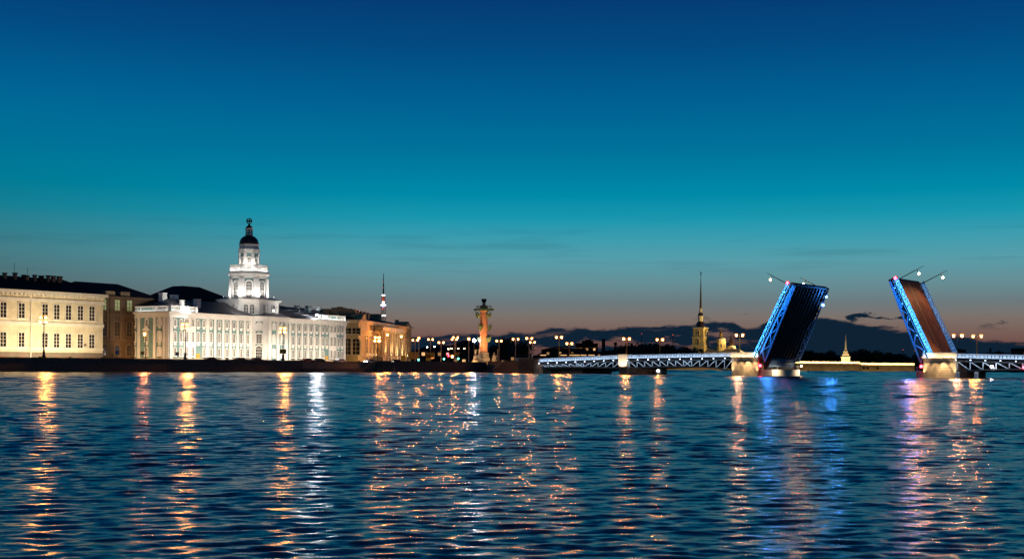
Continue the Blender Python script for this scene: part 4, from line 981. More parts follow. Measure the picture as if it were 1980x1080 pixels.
    if left:
        beam_out(t, (Lf - 2.0, Y(W + 1.2), -3.6), 3600, (.05, .28, 1.0), .5, 150)
        for xx in (Lf - 2.2, Lf - 5.0): put('blue_lamp', MB().ball((xx, Y(W - .6), -dep(xx) - .3), .42 if xx < Lf - 4 else .34), 'blue_spot', t)
        ml = MB()
        for k in range(60):
            xx = random.uniform(.5, 14); a = W - 1.2 - random.random() * 3.0; lo, hi = sorted((Y(a), Y(a + .25))); ml.box(xx, xx + random.uniform(.3, 1.0), lo, hi, -dep(xx) - .1, -dep(xx) + .05)
        tag(put('cable_tray', ml, 'leaf_steel', t), None, None, None, 'stuff')
        strip('tray_light', t, (7, Y(W + .6), -4.6), (1, 0, 0), Vector((0, -s * .5, .8)), 13, .1, 30, (.35, .6, 1.0))
        gb = MB()
        for k in range(22):
            a = 4 + k * (W - 8) / 21; gb.tube((-1.5, Y(a), -3.75), (1.2, Y(a) + .5, -3.3), .09)
        tag(put('machinery', gb, 'leaf_steel', t), None, None, None, 'stuff')
    return t
leaf('raised left bridge leaf with dark ribbed underside and blue lit edge', True)
leaf('raised right bridge leaf with brown roadway and blue lit truss', False)

# ================================================================== LAMPS
ic = MB().ball((0, 0, 0), 1.0, 10, 6)
globe_me = {}
def reflector(parent, loc, r):
    """metal half-shell on the landward side of an embankment globe"""
    if ('refl', r) not in globe_me:
        b = MB(); vs = []; fs = []; n, m_ = 8, 5
        for i in range(n + 1):
            for j in range(m_ + 1):
                a = math.pi * i / n; e = -math.pi / 2 + math.pi * j / m_; vs.append((r * 1.2 * math.cos(a) * math.cos(e), r * .15 + r * 1.2 * math.sin(a) * math.cos(e), r * 1.2 * math.sin(e)))
        for i in range(n):
            for j in range(m_): fs.append((i * (m_ + 1) + j, (i + 1) * (m_ + 1) + j, (i + 1) * (m_ + 1) + j + 1, i * (m_ + 1) + j + 1))
        globe_me[('refl', r)] = b.add(vs, fs).mesh('reflector', 'iron')
    return link('reflector', globe_me[('refl', r)], parent, loc)
def globe(parent, loc, r, m):
    if (r, m) not in globe_me: globe_me[(r, m)] = MB().ball((0, 0, 0), r, 8, 5).mesh('globe', m)
    o = link('globe', globe_me[(r, m)], parent, loc)
    if 'globe' in m:
        if ('glass', r) not in globe_me: globe_me[('cap', r)] = MB().lathe([(r * .5, r * .85), (r * 2.2, r * .95), (r * 1.2, r * 1.9), (.05, r * 1.9)], 8).mesh('lantern_cap', 'amber_halo'); globe_me[('glass', r)] = MB().lathe([(r * .3, -r * 1.7), (r * .8, -r * 1.5), (r * 2.0, -r * .95), (r * .5, -r * .85)], 8).mesh('halo_bowl', 'amber_halo')
        link('lantern_cap', globe_me[('cap', r)], o); link('halo_bowl', globe_me[('glass', r)], o)  # glowing cap and bowl added to imitate the halo round the globe
    return o
LAMPC = (1.0, .33, .06)
def candelabrum(label, p, z0, h, power=1.0):
    t = thing('ornate_lamp', label, 'street lamp', (p[0], p[1], z0), WANG, 'ornate embankment lamps')
    put('pole', MB().lathe([(.55, 0), (.55, .4), (.36, .6), (.3, 1.7), (.17, 2.0), (.15, h * .55), (.24, h * .57), (.12, h * .6), (.11, h - 1.0), (.05, h)], 10), 'iron', t)
    a = MB(); 
    for k in range(3):
        an = k * 2 * math.pi / 3 + .5; e = Vector((math.cos(an), math.sin(an), 0))
        a.tube(e * .05 + Vector((0, 0, h - 2.6)), e * .95 + Vector((0, 0, h - 2.3)), .06); a.tube(e * .05 + Vector((0, 0, h - 1.3)), e * .8 + Vector((0, 0, h - 1.1)), .06)
        a.tube(e * .05 + Vector((0, 0, h * .52)), e * .6 + Vector((0, 0, h * .50)), .08)
    put('arm', a, 'iron', t)
    for k in range(3):
        an = k * 2 * math.pi / 3 + .5
        for q in ((.98 * math.cos(an), .98 * math.sin(an), h - 2.0), (.84 * math.cos(an), .84 * math.sin(an), h - .8)): globe(t, q, .30, 'globe_warm')
    beam_out(t, (-.2, -1.35, h - 1.4), 14500 * power, LAMPC, .6)
    put('finial', MB().lathe([(.09, h), (.2, h + .2), (.03, h + .6)], 8), 'iron', t)
    return t
cands = ((85, 608, 'ornate many-globed lamp in front of the cream building'), (358.5, 622, 'ornate many-globed lamp in front of the left end of the turquoise museum'), (547.5, 630, 'ornate many-globed lamp in front of the middle of the turquoise museum'))
for px, py, lab in cands:
    p = Wp(px, .45, 640); u, v = unroll(px, py); zt = EYE - v * p.y / F_PX
    candelabrum(lab, p, WALL_TOP, zt - WALL_TOP)
p = Wp(730, -1.0, 690); u, v = unroll(730, 648); zt = EYE - v * p.y / F_PX
candelabrum('ornate many-globed lamp on a low pedestal before the yellow building', p, 2.2, zt - 2.2)
t = thing('lamp_pedestal', 'dark granite pedestal with bronze figures under the ornate lamp by the yellow building', 'pedestal', (p.x, p.y, 0), WANG)
put('block', MB().box(-1.1, 1.1, -1.0, 1.0, -1, 1.4).box(-.8, .8, -.75, .75, 1.402, 2.2), 'granite', t)
for k in (-1, 1): put('figure', MB().lathe([(.42, 1.4), (.5, 1.8), (.3, 2.5), (.2, 2.8), (.28, 3.0), (.1, 3.3)], 8, (k * 1.0, -.5)), 'iron', t)
for px, py, lab in ((281.5, 646, 'slim single-globe street lamp before the west end of the museum'),):
    p = Wp(px, 3.0, 660); u, v = unroll(px, py); zt = EYE - v * p.y / F_PX
    t = thing('street_lamp', lab, 'street lamp', (p.x, p.y, STREET)); h = zt - STREET
    put('pole', MB().tube((0, 0, 0), (0, 0, h), .12, .08, 8), 'iron', t); globe(t, (-.3, 0, h), .36, 'globe_warm'); beam_out(t, (-.3, -.5, h), 4500, (1, .30, .10), .4)
p = Wp(364.5, 1.0, 660)
# double lamps on the square, the bridge approach and the bridge
def double_lamp(label, loc, h, arm=1.1, ang=0.0, m='globe_warm', r=.30, group='double street lamps', n=2, pole='pale_stone', power=6000):
    t = thing('street_lamp', label, 'street lamp', loc, ang, group)
    put('pole', MB().lathe([(.30, 0), (.28, 1.2), (.17, 1.5), (.13, h)], 8), pole, t)
    put('crossarm', MB().tube((-arm, 0, h - .3), (arm, 0, h - .3), .07).tube((0, 0, h - .1), (0, 0, h + 1.0), .06, .03), 'iron', t)
    if n == 1: globe(t, (0, 0, h + .1), r * 1.2, m)
    else:
        for s_ in (-1, 1): globe(t, (s_ * arm, 0, h), r, m)
    beam_out(t, (0, -.6, h + .05), power, LAMPC if m == 'globe_warm' else (1, .46, .2), .5)
    return t
sq = [(749, 647.5, 500, 1, 'single-globe lamp before the left half of the yellow colonnade'), (776, 651, 515, 1, 'single-globe lamp before the right half of the yellow colonnade'),
      (803, 657.5, 505, 2, 'double lamp just right of the yellow building, lower of the close pair'), (810, 654, 530, 1, 'lamp just right of the yellow building, taller of the close pair'), (832.5, 656, 560, 2, 'double lamp on the square, third right of the yellow building'),
      (853, 662, 520, 2, 'double lamp on the square above a green traffic light'), (878.5, 656, 535, 2, 'double lamp on the square above a red traffic light'), (881, 652, 555, 2, 'tallest lamp on the square midway to the red column'), (906.5, 655.5, 500, 1, 'lamp on the quay just left of the red column'),
      (965, 659, 520, 2, 'double lamp on the quay just right of the red column'), (997, 655.5, 490, 2, 'double lamp behind the quay stair'), (1023.5, 654, 470, 2, 'double lamp at the bridge approach above the parked white van'), (1029.5, 661.5, 540, 2, 'smaller double lamp behind the one above the parked white van')]
for i, (px, py, Y, n, lab) in enumerate(sq):
    q_ = at(px, py, Y); dl_ = double_lamp(lab, (q_.x, q_.y, STREET), q_.z - STREET, n=n, arm=1.0 if n == 2 else .6)
for px, py, yy, lab in ((1081, 652, 2.0, 'double lamp on the near side of the left bridge span'), (1101, 664, 21.5, 'double lamp on the far side of the left bridge span'), (1211.5, 655, 3, 'double lamp standing over the small bridge pier'), (1276, 656.5, 21, 'double lamp on the bridge span right of the small pier'),
                        (1889.5, 650, 21, 'double lamp on the right fixed bridge span'), (1852, 649, 3, 'double lamp with contact wires beside the raised right leaf'), (1430, 648, 3, 'double lamp with contact wires above the left drawbridge pier')):
    lx, z = FR.hit(px, py, yy); w_ = FR.w(lx, yy); zb_ = rail_top(lx) - RAILH; double_lamp(lab, (w_.x, w_.y, zb_), z - zb_, 1.15, BANG, 'globe_warm' if px < 1400 or px > 1860 else 'globe_cream', .30, 'double lamps on the bridge', pole='ochre_door' if px != 1852 else 'iron')
# the white glare beside the column: a floodlight mast
q_ = at(917, 658, 560)
t = thing('floodlight_mast', 'mast with dazzling white floodlight just left of the red column', 'floodlight', (q_.x, q_.y, STREET), 0)
put('pole', MB().tube((0, 0, 0), (0, 0, q_.z - STREET), .15), 'iron', t); put('lens', MB().ball((0, 0, q_.z - STREET), .75), 'flood_lens', t); beam_out(t, (0, -1.0, q_.z - STREET), 20000, WHITE, .6, 120); globe(t, (2.3, 0, q_.z - STREET), .3, 'flood_small')
for i, (px, py) in enumerate(((826, 671), (840, 669.5), (867, 674), (873, 673.5), (886, 673.5), (898, 673.5))):
    q_ = at(px, py, 620); t = thing('shop_lamp', ('leftmost', 'second', 'third', 'fourth', 'fifth', 'rightmost')[i] + ' of six small white lamps hung low behind the square', 'lamp', (q_.x, q_.y, STREET), 0, 'small lamps behind the square')
    put('pole', MB().tube((0, 0, 0), (0, 0, q_.z - STREET), .08), 'iron', t); put('globe', MB().ball((0, 0, q_.z - STREET), .28), 'globe_cream' if i > 1 else 'flood_small', t)

# ================================================================== ROSTRAL COLUMN
Yc = 560.0; q_ = at(935, 690, Yc); zc = lambda py: EYE - unroll(935, py)[1] * Yc / F_PX - STREET
t = thing('beacon_column', 'tall red column with green ship prows and a bowl on top at the water edge', 'column', (q_.x, q_.y, STREET), R(20))
z_s0, z_s1 = zc(681), zc(601)
put('podium', MB().box(-4.2, 4.2, -4.2, 4.2, 0, 1.5).lathe([(3.0, 1.5), (3.0, z_s0 * .55), (2.6, z_s0 * .6), (2.5, z_s0)], 24), 'statue', t)
put('shaft', MB().lathe([(2.0, z_s0), (1.85, z_s0 + 1), (1.75, z_s1 - 1.5), (1.65, z_s1 - .6), (1.95, z_s1)], 28), 'rostral', t, smooth=False)
z_p = zc(599.5); put('capital', MB().lathe([(2.1, z_s1 + .01), (2.6, z_s1 + .3), (3.6, z_p), (3.7, z_p + .55)], 24).box(-3.7, 3.7, -3.7, 3.7, z_p - .1, z_p + .75), 'bronze', t)
rl = MB()
for k in range(28):
    a = k * 2 * math.pi / 28; rl.tube((3.55 * math.cos(a), 3.55 * math.sin(a), z_p + .75), (3.55 * math.cos(a), 3.55 * math.sin(a), z_p + 2.0), .04, n=4)
rl.torus((0, 0, z_p + 2.0), 3.55, .06, 'z', 28, 4); rl.torus((0, 0, z_p + 1.4), 3.55, .04, 'z', 28, 4)
put('railing', rl, 'bronze', t)
z_b = zc(590.5); put('pedestal', MB().lathe([(1.7, z_p + .75), (1.7, z_b)], 20), 'rostral', t)
zt_ = zc(577.5); bt = MB().lathe([(.8, z_b), (.5, z_b + .5), (.35, z_b + 1.0), (.7, zt_ - 1.6), (1.15, zt_ - .9), (1.25, zt_)], 14)
for k in range(3): a = k * 2.1; bt.tube((.9 * math.cos(a), .9 * math.sin(a), z_b), (.8 * math.cos(a), .8 * math.sin(a), zt_ - 1.2), .12)
put('brazier', bt, 'iron', t)
# ship prows in pairs up the shaft
def prow():
    b = MB(); secs = [(0, 1.0, 1.1, -1.3), (1.0, .95, 1.15, -1.2), (1.8, .6, 1.35, -.8), (2.4, .12, 1.7, -.1)]
    vs = []
    for y, w, zt2, zb2 in secs: vs += [(-w, -y, zt2), (-w * .75, -y, (zt2 + zb2) / 2), (0, -y, zb2), (w * .75, -y, (zt2 + zb2) / 2), (w, -y, zt2)]
    fs = []
    for k in range(3):
        for j in range(4): fs.append((k * 5 + j, k * 5 + j + 1, k * 5 + 5 + j + 1, k * 5 + 5 + j))
        fs.append((k * 5 + 4, k * 5, k * 5 + 5, k * 5 + 9))
    fs.append((15, 16, 17, 18, 19)); b.add(vs, fs); b.tube((0, -2.3, 1.5), (0, -2.5, 2.6), .2, .08); b.torus((0, -1.5, 1.3), .4, .12, 'x', 10, 5); return b.mesh('ship_prow', 'bronze')
pm = prow(); PS = .92
for k, (py, a) in enumerate(((611, .75), (611, .75 + math.pi), (611, -1.95), (634, -1.0), (634, 1.6), (634, 2.4), (657, .75), (657, 3.6), (657, -2.6))):
    link('ship_prow', pm, t, (1.6 * math.sin(a), -1.6 * math.cos(a), zc(py)), a).scale = (PS, PS, PS)
# seated figures and lamps at the foot
for k, a in enumerate((-.95, .95)):
    ax, ay = 5.6 * math.sin(a), -5.6 * math.cos(a) + 1.5
    st = MB().box(ax - 1.5, ax + 1.5, ay - 1.2, ay + 1.2, 0, 1.6).lathe([(1.25, 1.6), (1.3, 2.4), (.85, 3.0), (.95, 4.0), (.6, 4.7), (.28, 4.9), (.42, 5.2), (.4, 5.6), (.1, 5.85)], 10, (ax, ay)).tube((ax + .8, ay - .2, 4.4), (ax + 1.1, ay - 1.2, 3.2), .3, .2).tube((ax - .5, ay - .6, 2.3), (ax - .6, ay - 1.7, 1.7), .45, .3).tube((ax + 1.2, ay - 1.2, 1.6), (ax + 1.3, ay - 1.3, 7.2), .1)
    put('seated_figure', st, 'statue', t)
bmx = Matrix.Rotation(-R(20), 3, 'Z')
for i, (dx, dy, pw, tz) in enumerate(((-8, -13, 24000, 22), (7, -14, 27000, 20), (-5.5, -6.5, 900, 3), (5.5, -6.5, 900, 3))):
    w_ = Vector((q_.x + dx, q_.y + dy, STREET + .7)); flood(('left street', 'right street', 'left foot', 'right foot')[i] + ' floodlight aimed at the red column', w_, (q_.x, q_.y, STREET + tz), pw, (1, .56, .24), 70 if i < 2 else 120, 'floodlights of the red column', .3)
    
# ================================================================== PETER AND PAUL: cathedral and fortress
Yc = 1475.0; g0 = 1.2
q_ = at(1354, 700, Yc); zc = lambda py: EYE - unroll(1354, py)[1] * Yc / F_PX - g0
m_ = Yc / F_PX                          # metres per photo pixel at the cathedral
CA = R(-32)
t = thing('cathedral', 'yellow cathedral with needle spire, bell tower and small domed drum', 'church', (q_.x, q_.y, g0), CA)
def sqp(w, z0, z1, w2=None): w2 = w2 or w; return ([(-w, -w), (w, -w), (w, w), (-w, w)], z0, z1, [(-w2, -w2), (w2, -w2), (w2, w2), (-w2, w2)])
bt = MB(); bt.prism(*sqp(9.5 * .92, 0, zc(676))); put('tower_base', bt, 'church', t)
put('tower_stage', MB().prism(*sqp(8.0, zc(676), zc(667))).prism(*sqp(7.4, zc(667), zc(651))), 'church', t); put('tower_stage', MB().prism(*sqp(6.7, zc(651), zc(634))), 'church', t)
put('cornice', MB().prism(*sqp(7.9, zc(651) - .6, zc(651) + .5)).prism(*sqp(7.7, zc(634) - .4, zc(634) + .8)).prism(*sqp(8.6, zc(667) - .4, zc(667) + .5)).prism(*sqp(9.2, zc(676) - .3, zc(676) + .6)), 'church_trim', t)
aw = window_kind(2.4, 6.0, True, .5, 1, 1, 'church_trim', 'glass', False, .4); al = window_kind(2.4, 8.0, True, .5, 1, 1, 'church_trim', 'lit_window', False, .4)
for rz_, ox, oy in ((0, 0, -1), (-math.pi / 2, -1, 0), (math.pi / 2, 1, 0)):
    place(t, aw, ox * 6.7, zc(648), oy * 6.7, rz_); place(t, al if ox < 0 else aw, ox * 7.4, zc(665), oy * 7.4, rz_); place(t, al if ox < 0 else aw, ox * 8.74, zc(682), oy * 8.74, rz_)
put('tower_dome', MB().lathe([(6.6, zc(633)), (6.2, zc(629)), (4.6, zc(624)), (3.6, zc(621.5))], 8, a0=R(22.5)), 'dome', t)
put('lantern', MB().lathe([(3.1, zc(621.5)), (3.1, zc(612)), (3.5, zc(611.5)), (3.5, zc(610.5))], 8), 'church_trim', t)
put('upper_dome', MB().lathe([(3.3, zc(610.4)), (3.0, zc(606)), (1.9, zc(604))], 10), 'dome', t)
put('spire_drum', MB().lathe([(1.7, zc(604)), (1.7, zc(597)), (1.9, zc(596.5)), (1.9, zc(596))], 8), 'church_trim', t)
put('spire', MB().lathe([(1.55, zc(596)), (1.0, zc(570)), (.28, zc(534))], 8), 'gilt', t)
put('angel', MB().ball((0, 0, zc(532.5)), .7).lathe([(.5, zc(531)), (.75, zc(529)), (.35, zc(526.5)), (.08, zc(523))], 6).slab([(-.2, zc(529)), (2.2, zc(526.5)), (.2, zc(527.5))], -.1, .1).slab([(-1.5, zc(528)), (.2, zc(529.3)), (.2, zc(527.5))], -.1, .1), 'gilt', t)
dx = 40 * m_ ; p_ = Matrix.Rotation(-CA, 3, 'Z') @ Vector((dx, 0, 0))
put('nave', MB().box(8, 52, -9, 9, 0, zc(681)), 'church', t); put('nave_roof', MB().add([(8, -9.6, zc(681)), (54, -9.6, zc(681)), (54, 9.6, zc(681)), (8, 9.6, zc(681)), (8, 0, zc(672.5)), (50, 0, zc(674.5))], [(0, 1, 5, 4), (1, 2, 5), (2, 3, 4, 5), (3, 0, 4)]), 'church_roof', t)
cx = 30.0; cyy = 0.0
# place the drum so that it shows at column 1394
u_, _ = unroll(1394, 650)
def lx_for(px):
    u_, _ = unroll(px, 650); k = u_ / F_PX; c, s_ = math.cos(CA), math.sin(CA); return (k * q_.y - q_.x) / (c - k * s_)
cx = lx_for(1394.0)
put('drum', MB().lathe([(6.0, zc(681)), (5.8, zc(662)), (6.2, zc(661.5)), (6.2, zc(660.5))], 16, (cx, 0)), 'church', t)
put('drum_attic', MB().lathe([(5.6, zc(660.4)), (5.5, zc(655.5)), (5.0, zc(654.5))], 16, (cx, 0)), 'church_trim', t)
put('drum_dome', MB().lathe([(5.2, zc(654.4)), (4.4, zc(652.5)), (2.0, zc(651))], 16, (cx, 0)), 'church_roof', t)
put('drum_lantern', MB().lathe([(1.9, zc(651.2)), (1.8, zc(645)), (2.1, zc(644.5)), (1.6, zc(643)), (.5, zc(640.5)), (.7, zc(639)), (.15, zc(638)), (.1, zc(634))], 10, (cx, 0)), 'gilt', t)
wsm = window_kind(1.2, 4.2, True, .3, 1, 1, 'church_trim', 'glass', False, .3)
for k in range(10):
    a = k * 2 * math.pi / 10 + .2; place(t, wsm, cx + 5.85 * math.cos(a), zc(671.5), 5.85 * math.sin(a), a + math.pi / 2)
cx2 = lx_for(1407.5); put('chapel', MB().lathe([(5.2, 0), (5.2, zc(671)), (4.6, zc(668))], 12, (cx2, 12)), 'church_trim', t)
put('chapel_dome', MB().lathe([(4.4, zc(668.5)), (4.2, zc(664)), (2.6, zc(657)), (1.4, zc(652)), (1.3, zc(649.5)), (.9, zc(647.5)), (.15, zc(646)), (.1, zc(641))], 12, (cx2, 12)), 'dome', t)
put('east_wall', MB().slab([(0, 0), (9, 0), (9, zc(676)), (6.5, zc(671.5)), (2.5, zc(671.5)), (0, zc(676))], 0, 4), 'church', t, (cx2 - 6, 2, 0))
for i, (dx, dy, pw, tz) in enumerate(((80, -100, 500000, 50), (95, -20, 260000, 24), (70, -55, 260000, 28))):
    flood(('left', 'right', 'middle')[i] + ' floodlight behind the fortress wall aimed at the cathedral', (q_.x + dx, q_.y + dy, g0 + 11.5), (q_.x + (0 if i == 0 else 26), q_.y, tz), pw, (1, .70, .30), 55 if i == 0 else 60, 'fortress floodlights', 1.0)
# fortress curtain wall
Yf = 1262.0
def fort_wall(label, pxa, pxb, ya, yb, slope=0.0, Ya=Yf, Yb=Yf):
    a, b = at(pxa, 716, Ya), at(pxb, 716, Yb); d_ = (b - a).xy; ln = d_.length; h = EYE - unroll((pxa + pxb) / 2, ya)[1] * (Ya + Yb) / 2 / F_PX
    t = thing('fortress_wall', label, 'fortress wall', (a.x, a.y, 0), math.atan2(d_.y, d_.x), 'fortress walls')
    put('rampart', MB().add([(0, -2.2, -1), (ln, -2.2, -1), (ln, 0, h - 2.2), (0, 0, h - 2.2), (0, 9, -1), (ln, 9, -1), (ln, 9, h - 2.2), (0, 9, h - 2.2)], [(0, 1, 2, 3), (3, 2, 6, 7), (1, 5, 6, 2), (4, 0, 3, 7)]), 'fort', t)
    put('string_course', MB().box(0, ln, -.5, 0, h - 2.2, h - 1.75), 'fort', t); put('parapet', MB().box(0, ln, -.1, 2.5, h - 1.75, h), 'church_trim', t)
    strip('parapet_light', t, (ln / 2, -1.1, h - 1.5), (1, 0, 0), (0, 1, .35), ln, .2, 60 * ln, (1, .70, .36))
    strip('wall_light', t, (ln / 2, -9, .9), (1, 0, 0), (0, 1, .35), ln, .3, 17 * ln, (1, .66, .24))
    return t, h
fort_wall('lit fortress wall seen under the left bridge span', 1205, 1422, 699.5, 716)
f1, h1 = fort_wall('left stretch of lit fortress wall seen between the raised leaves', 1538, 1663, 698.2, 717)
f2, h2 = fort_wall('right stretch of lit fortress wall with arched gun ports', 1664, 1768, 701.2, 717.5)
for px in (1669.5, 1677, 1696):
    a = at(px, 711, Yf); lx = (Vector((a.x, a.y)) - Vector((f2.location.x, f2.location.y))).length
    put('gun_port', MB().slab(arch(2.0, 2.4, lx, a.z - 1.2), -1.9, .5), 'far_dark', f2)
# small tower with a flagpole on the bastion
q_ = at(1635, 697, Yf + 12); zt = lambda py: EYE - unroll(1635, py)[1] * (Yf + 12) / F_PX
t = thing('flag_tower', 'small lit white tower with spire on the fortress wall', 'tower', (q_.x, q_.y, 0))
put('base', MB().lathe([(4.6, zt(702)), (4.6, zt(690.5)), (5.2, zt(690)), (5.2, zt(689))], 8), 'church_trim', t)
put('stage', MB().lathe([(3.6, zt(689)), (3.4, zt(684)), (2.6, zt(683.5)), (2.2, zt(678)), (1.3, zt(676)), (1.0, zt(672))], 8), 'church_trim', t)
put('spire', MB().lathe([(.9, zt(672)), (.6, zt(660)), (.35, zt(655)), (.12, zt(645.5))], 8), 'church_trim', t)
wsm2 = window_kind(.8, 2.2, True, .2, 1, 1, 'church_trim', 'far_dark', False, .15)
for k in range(8): a = k * math.pi / 4 + math.pi / 8; place(t, wsm2, 4.25 * math.cos(a), zt(696), 4.25 * math.sin(a), a + math.pi / 2)
for i, dx in enumerate((-9, 9)): flood(('left', 'right')[i] + ' floodlight at the foot of the small fortress tower', (q_.x + dx, q_.y - 9, zt(698)), (q_.x, q_.y, zt(682)), 15000, (1, .72, .4), 100, 'fortress floodlights', .4)

# ================================================================== TELEVISION TOWER
Yt = 4200.0; q_ = at(740.5, 690, Yt); zt = lambda py: EYE - unroll(740.5, py)[1] * Yt / F_PX
t = thing('television_tower', 'distant television mast with lit red and white rings', 'tower', (q_.x, q_.y, 0))
b = MB()
for k in range(4):
    a = k * math.pi / 2 + .4; w0, w1 = 14.0, 6.0
    b.tube((w0 * math.cos(a), w0 * math.sin(a), 0), (w1 * math.cos(a), w1 * math.sin(a), zt(571)), 1.1, .8, 4)
    for j in range(10):
        f0, f1_ = j / 10, (j + 1) / 10; r0, r1 = w0 + (w1 - w0) * f0, w0 + (w1 - w0) * f1_; a2 = a + math.pi / 2; b.tube((r0 * math.cos(a), r0 * math.sin(a), zt(571) * f0), (r1 * math.cos(a2), r1 * math.sin(a2), zt(571) * f1_), .6, n=4)
put('lattice', b, 'far_wall', t)
for py, r_ in ((570.5, 6.5), (589.5, 10.0), (609.5, 9.5)): put('ring', MB().lathe([(r_ * .8, zt(py + 1.3)), (r_, zt(py + .7)), (r_, zt(py - .7)), (r_ * .8, zt(py - 1.3))], 14), 'tv_white', t)
put('section', MB().lathe([(4.6, zt(582)), (4.0, zt(574))], 8), 'tv_red', t); put('section', MB().lathe([(4.8, zt(588)), (4.6, zt(582.2))], 8), 'tv_white', t); put('section', MB().lathe([(5.2, zt(594)), (5.2, zt(591))], 8), 'tv_blue', t); put('section', MB().lathe([(5.4, zt(597.5)), (5.3, zt(594.2))], 8), 'tv_red', t)
put('mast', MB().lathe([(2.6, zt(569)), (2.2, zt(553)), (1.5, zt(545)), (.8, zt(528))], 8), 'far_wall', t)
for py in (545, 556): put('mast_lamp', MB().ball((0, -2.5, zt(py)), 1.4), 'tv_red', t)

# ================================================================== FAR SKYLINE
def far_block(label, px0, px1, py, Y, gable=0.0, lit=0, name='far_building', m='far_wall', depth=25, base=1.2):
    a, b = at(px0, py, Y), at(px1, py, Y); w = b.x - a.x; h = (a.z + b.z) / 2 - base
    t = thing(name, label, 'building', (a.x, Y, base), 0, 'far skyline buildings')
    put('wall', MB().box(0, w, 0, depth, 0, h), m, t)
    if gable: put('roof', hip_roof(0, w, 0, depth, h + .01, gable, min(w, depth) * .45, .6), 'far_dark', t)
    else: put('roof', MB().box(-.5, w + .5, -.5, depth, h + .005, h + .9), 'far_dark', t)
    for k in range(lit):
        x = (k + .5) * w / lit; z = h * random.choice((.35, .55, .75)); put('window', MB().box(x - 1.0, x + 1.0, -.25, 0, z, z + 2.0), random.choice(('lit_window', 'lit_window_dim', 'lit_window_dim')), t)
    return t, w, h
far_block('long low dark building behind the square, left of the red column', 795, 905, 679, 760, 4, 7)
far_block('dark building with hipped roof behind the lamps left of the red column', 868, 930, 670, 880, 5, 3)
far_block('dark building just right of the red column', 946, 1000, 682, 820, 3, 3)
far_block('dark block behind the bridge approach', 1048, 1118, 676, 1010, 3, 3)
tb, w_, h_ = far_block('large dark block with stepped roof on the far bank, biggest on the skyline', 1115, 1156, 665, 1180, 0, 3)
put('penthouse', MB().box(w_ * .3, w_ * .8, 4, 20, h_ + .91, h_ + 3.4).box(w_ * .45, w_ * .7, 6, 18, h_ + 3.41, h_ + 4.6), 'far_dark', tb)
far_block('low dark building under the skyline chimneys', 1150, 1215, 681, 1120, 2, 4)
far_block('dark low houses left of the cathedral', 1255, 1340, 683, 1380, 3, 2)
far_block('dark building behind the fortress, right of its flag tower', 1660, 1760, 690, 1650, 3, 2)
far_block('dark low building behind the fortress, left of its flag tower', 1545, 1628, 692, 1600, 3, 2)
far_block('dark far building behind the right bridge lamp', 1845, 1868, 676, 1500, 2, 0)
far_block('dark far terrace under the small dome at right', 1895, 1975, 686, 1450, 3, 2)
far_block('dark tall far block at the right edge', 1972, 2010, 674, 1400, 0, 2)
q_ = at(1931, 686, 1460); t = thing('far_dome', 'dark low dome on the skyline right of the right bridge lamp', 'building', (q_.x, q_.y, 1.2))
put('drum', MB().lathe([(8, 0), (8, q_.z - 1.2)], 14), 'far_wall', t); put('dome', MB().lathe([(7.6, q_.z - 1.19), (6.2, q_.z + 1.2), (3, q_.z + 3.0), (.4, q_.z + 3.6), (.2, q_.z + 7)], 14), 'far_dark', t)
for i, (px, py, Y, r_, lab) in enumerate(((1167, 655, 1150, 1.6, 'taller of two dark factory chimneys on the far bank'), (1190, 661.5, 1160, 1.3, 'shorter of two dark factory chimneys on the far bank'), (1915, 673, 1500, 1.2, 'thin dark chimney right of the right bridge lamp'))):
    q_ = at(px, py, Y); t = thing('factory_chimney', lab, 'chimney', (q_.x, q_.y, 1.2), 0, 'factory chimneys'); put('shaft', MB().lathe([(r_ * 1.3, 0), (r_, q_.z - 2.2), (r_ * 1.2, q_.z - 2.0), (r_ * 1.2, q_.z - 1.2)], 12), 'far_wall', t); put('rim', MB().torus((0, 0, q_.z - 1.3), r_ * 1.2, .2, 'z', 12, 4), 'far_dark', t)
for i, (px, py, Y, lab) in enumerate(((1301, 647, 1600, 'lattice mast with red lamps left of the cathedral'), (1240.5, 645, 1900, 'thin lattice mast with red tip above the bridge, right of the small pier'), (1746, 676, 1800, 'left of two thin masts with red lamps behind the fortress'), (1769, 678, 1800, 'right of two thin masts with red lamps behind the fortress'))):
    q_ = at(px, py, Y); t = thing('radio_mast', lab, 'mast', (q_.x, q_.y, 1.2), 0, 'radio masts'); h = q_.z - 1.2; b = MB()
    for k in range(3):
        a = k * 2.094; b.tube((1.6 * math.cos(a), 1.6 * math.sin(a), 0), (.4 * math.cos(a), .4 * math.sin(a), h), .22, .15, 4)
        for j in range(8):
            r0, r1 = 1.6 - 1.2 * j / 8, 1.6 - 1.2 * (j + 1) / 8; a2 = a + 2.094; b.tube((r0 * math.cos(a), r0 * math.sin(a), h * j / 8), (r1 * math.cos(a2), r1 * math.sin(a2), h * (j + 1) / 8), .12, n=4)
    put('lattice', b, 'far_dark', t); put('red_lamp', MB().ball((0, -.6, h), .8), 'tv_red', t)
    if i == 0: put('red_lamp', MB().ball((0, -1.8, h * .35), .7), 'tv_red', t)
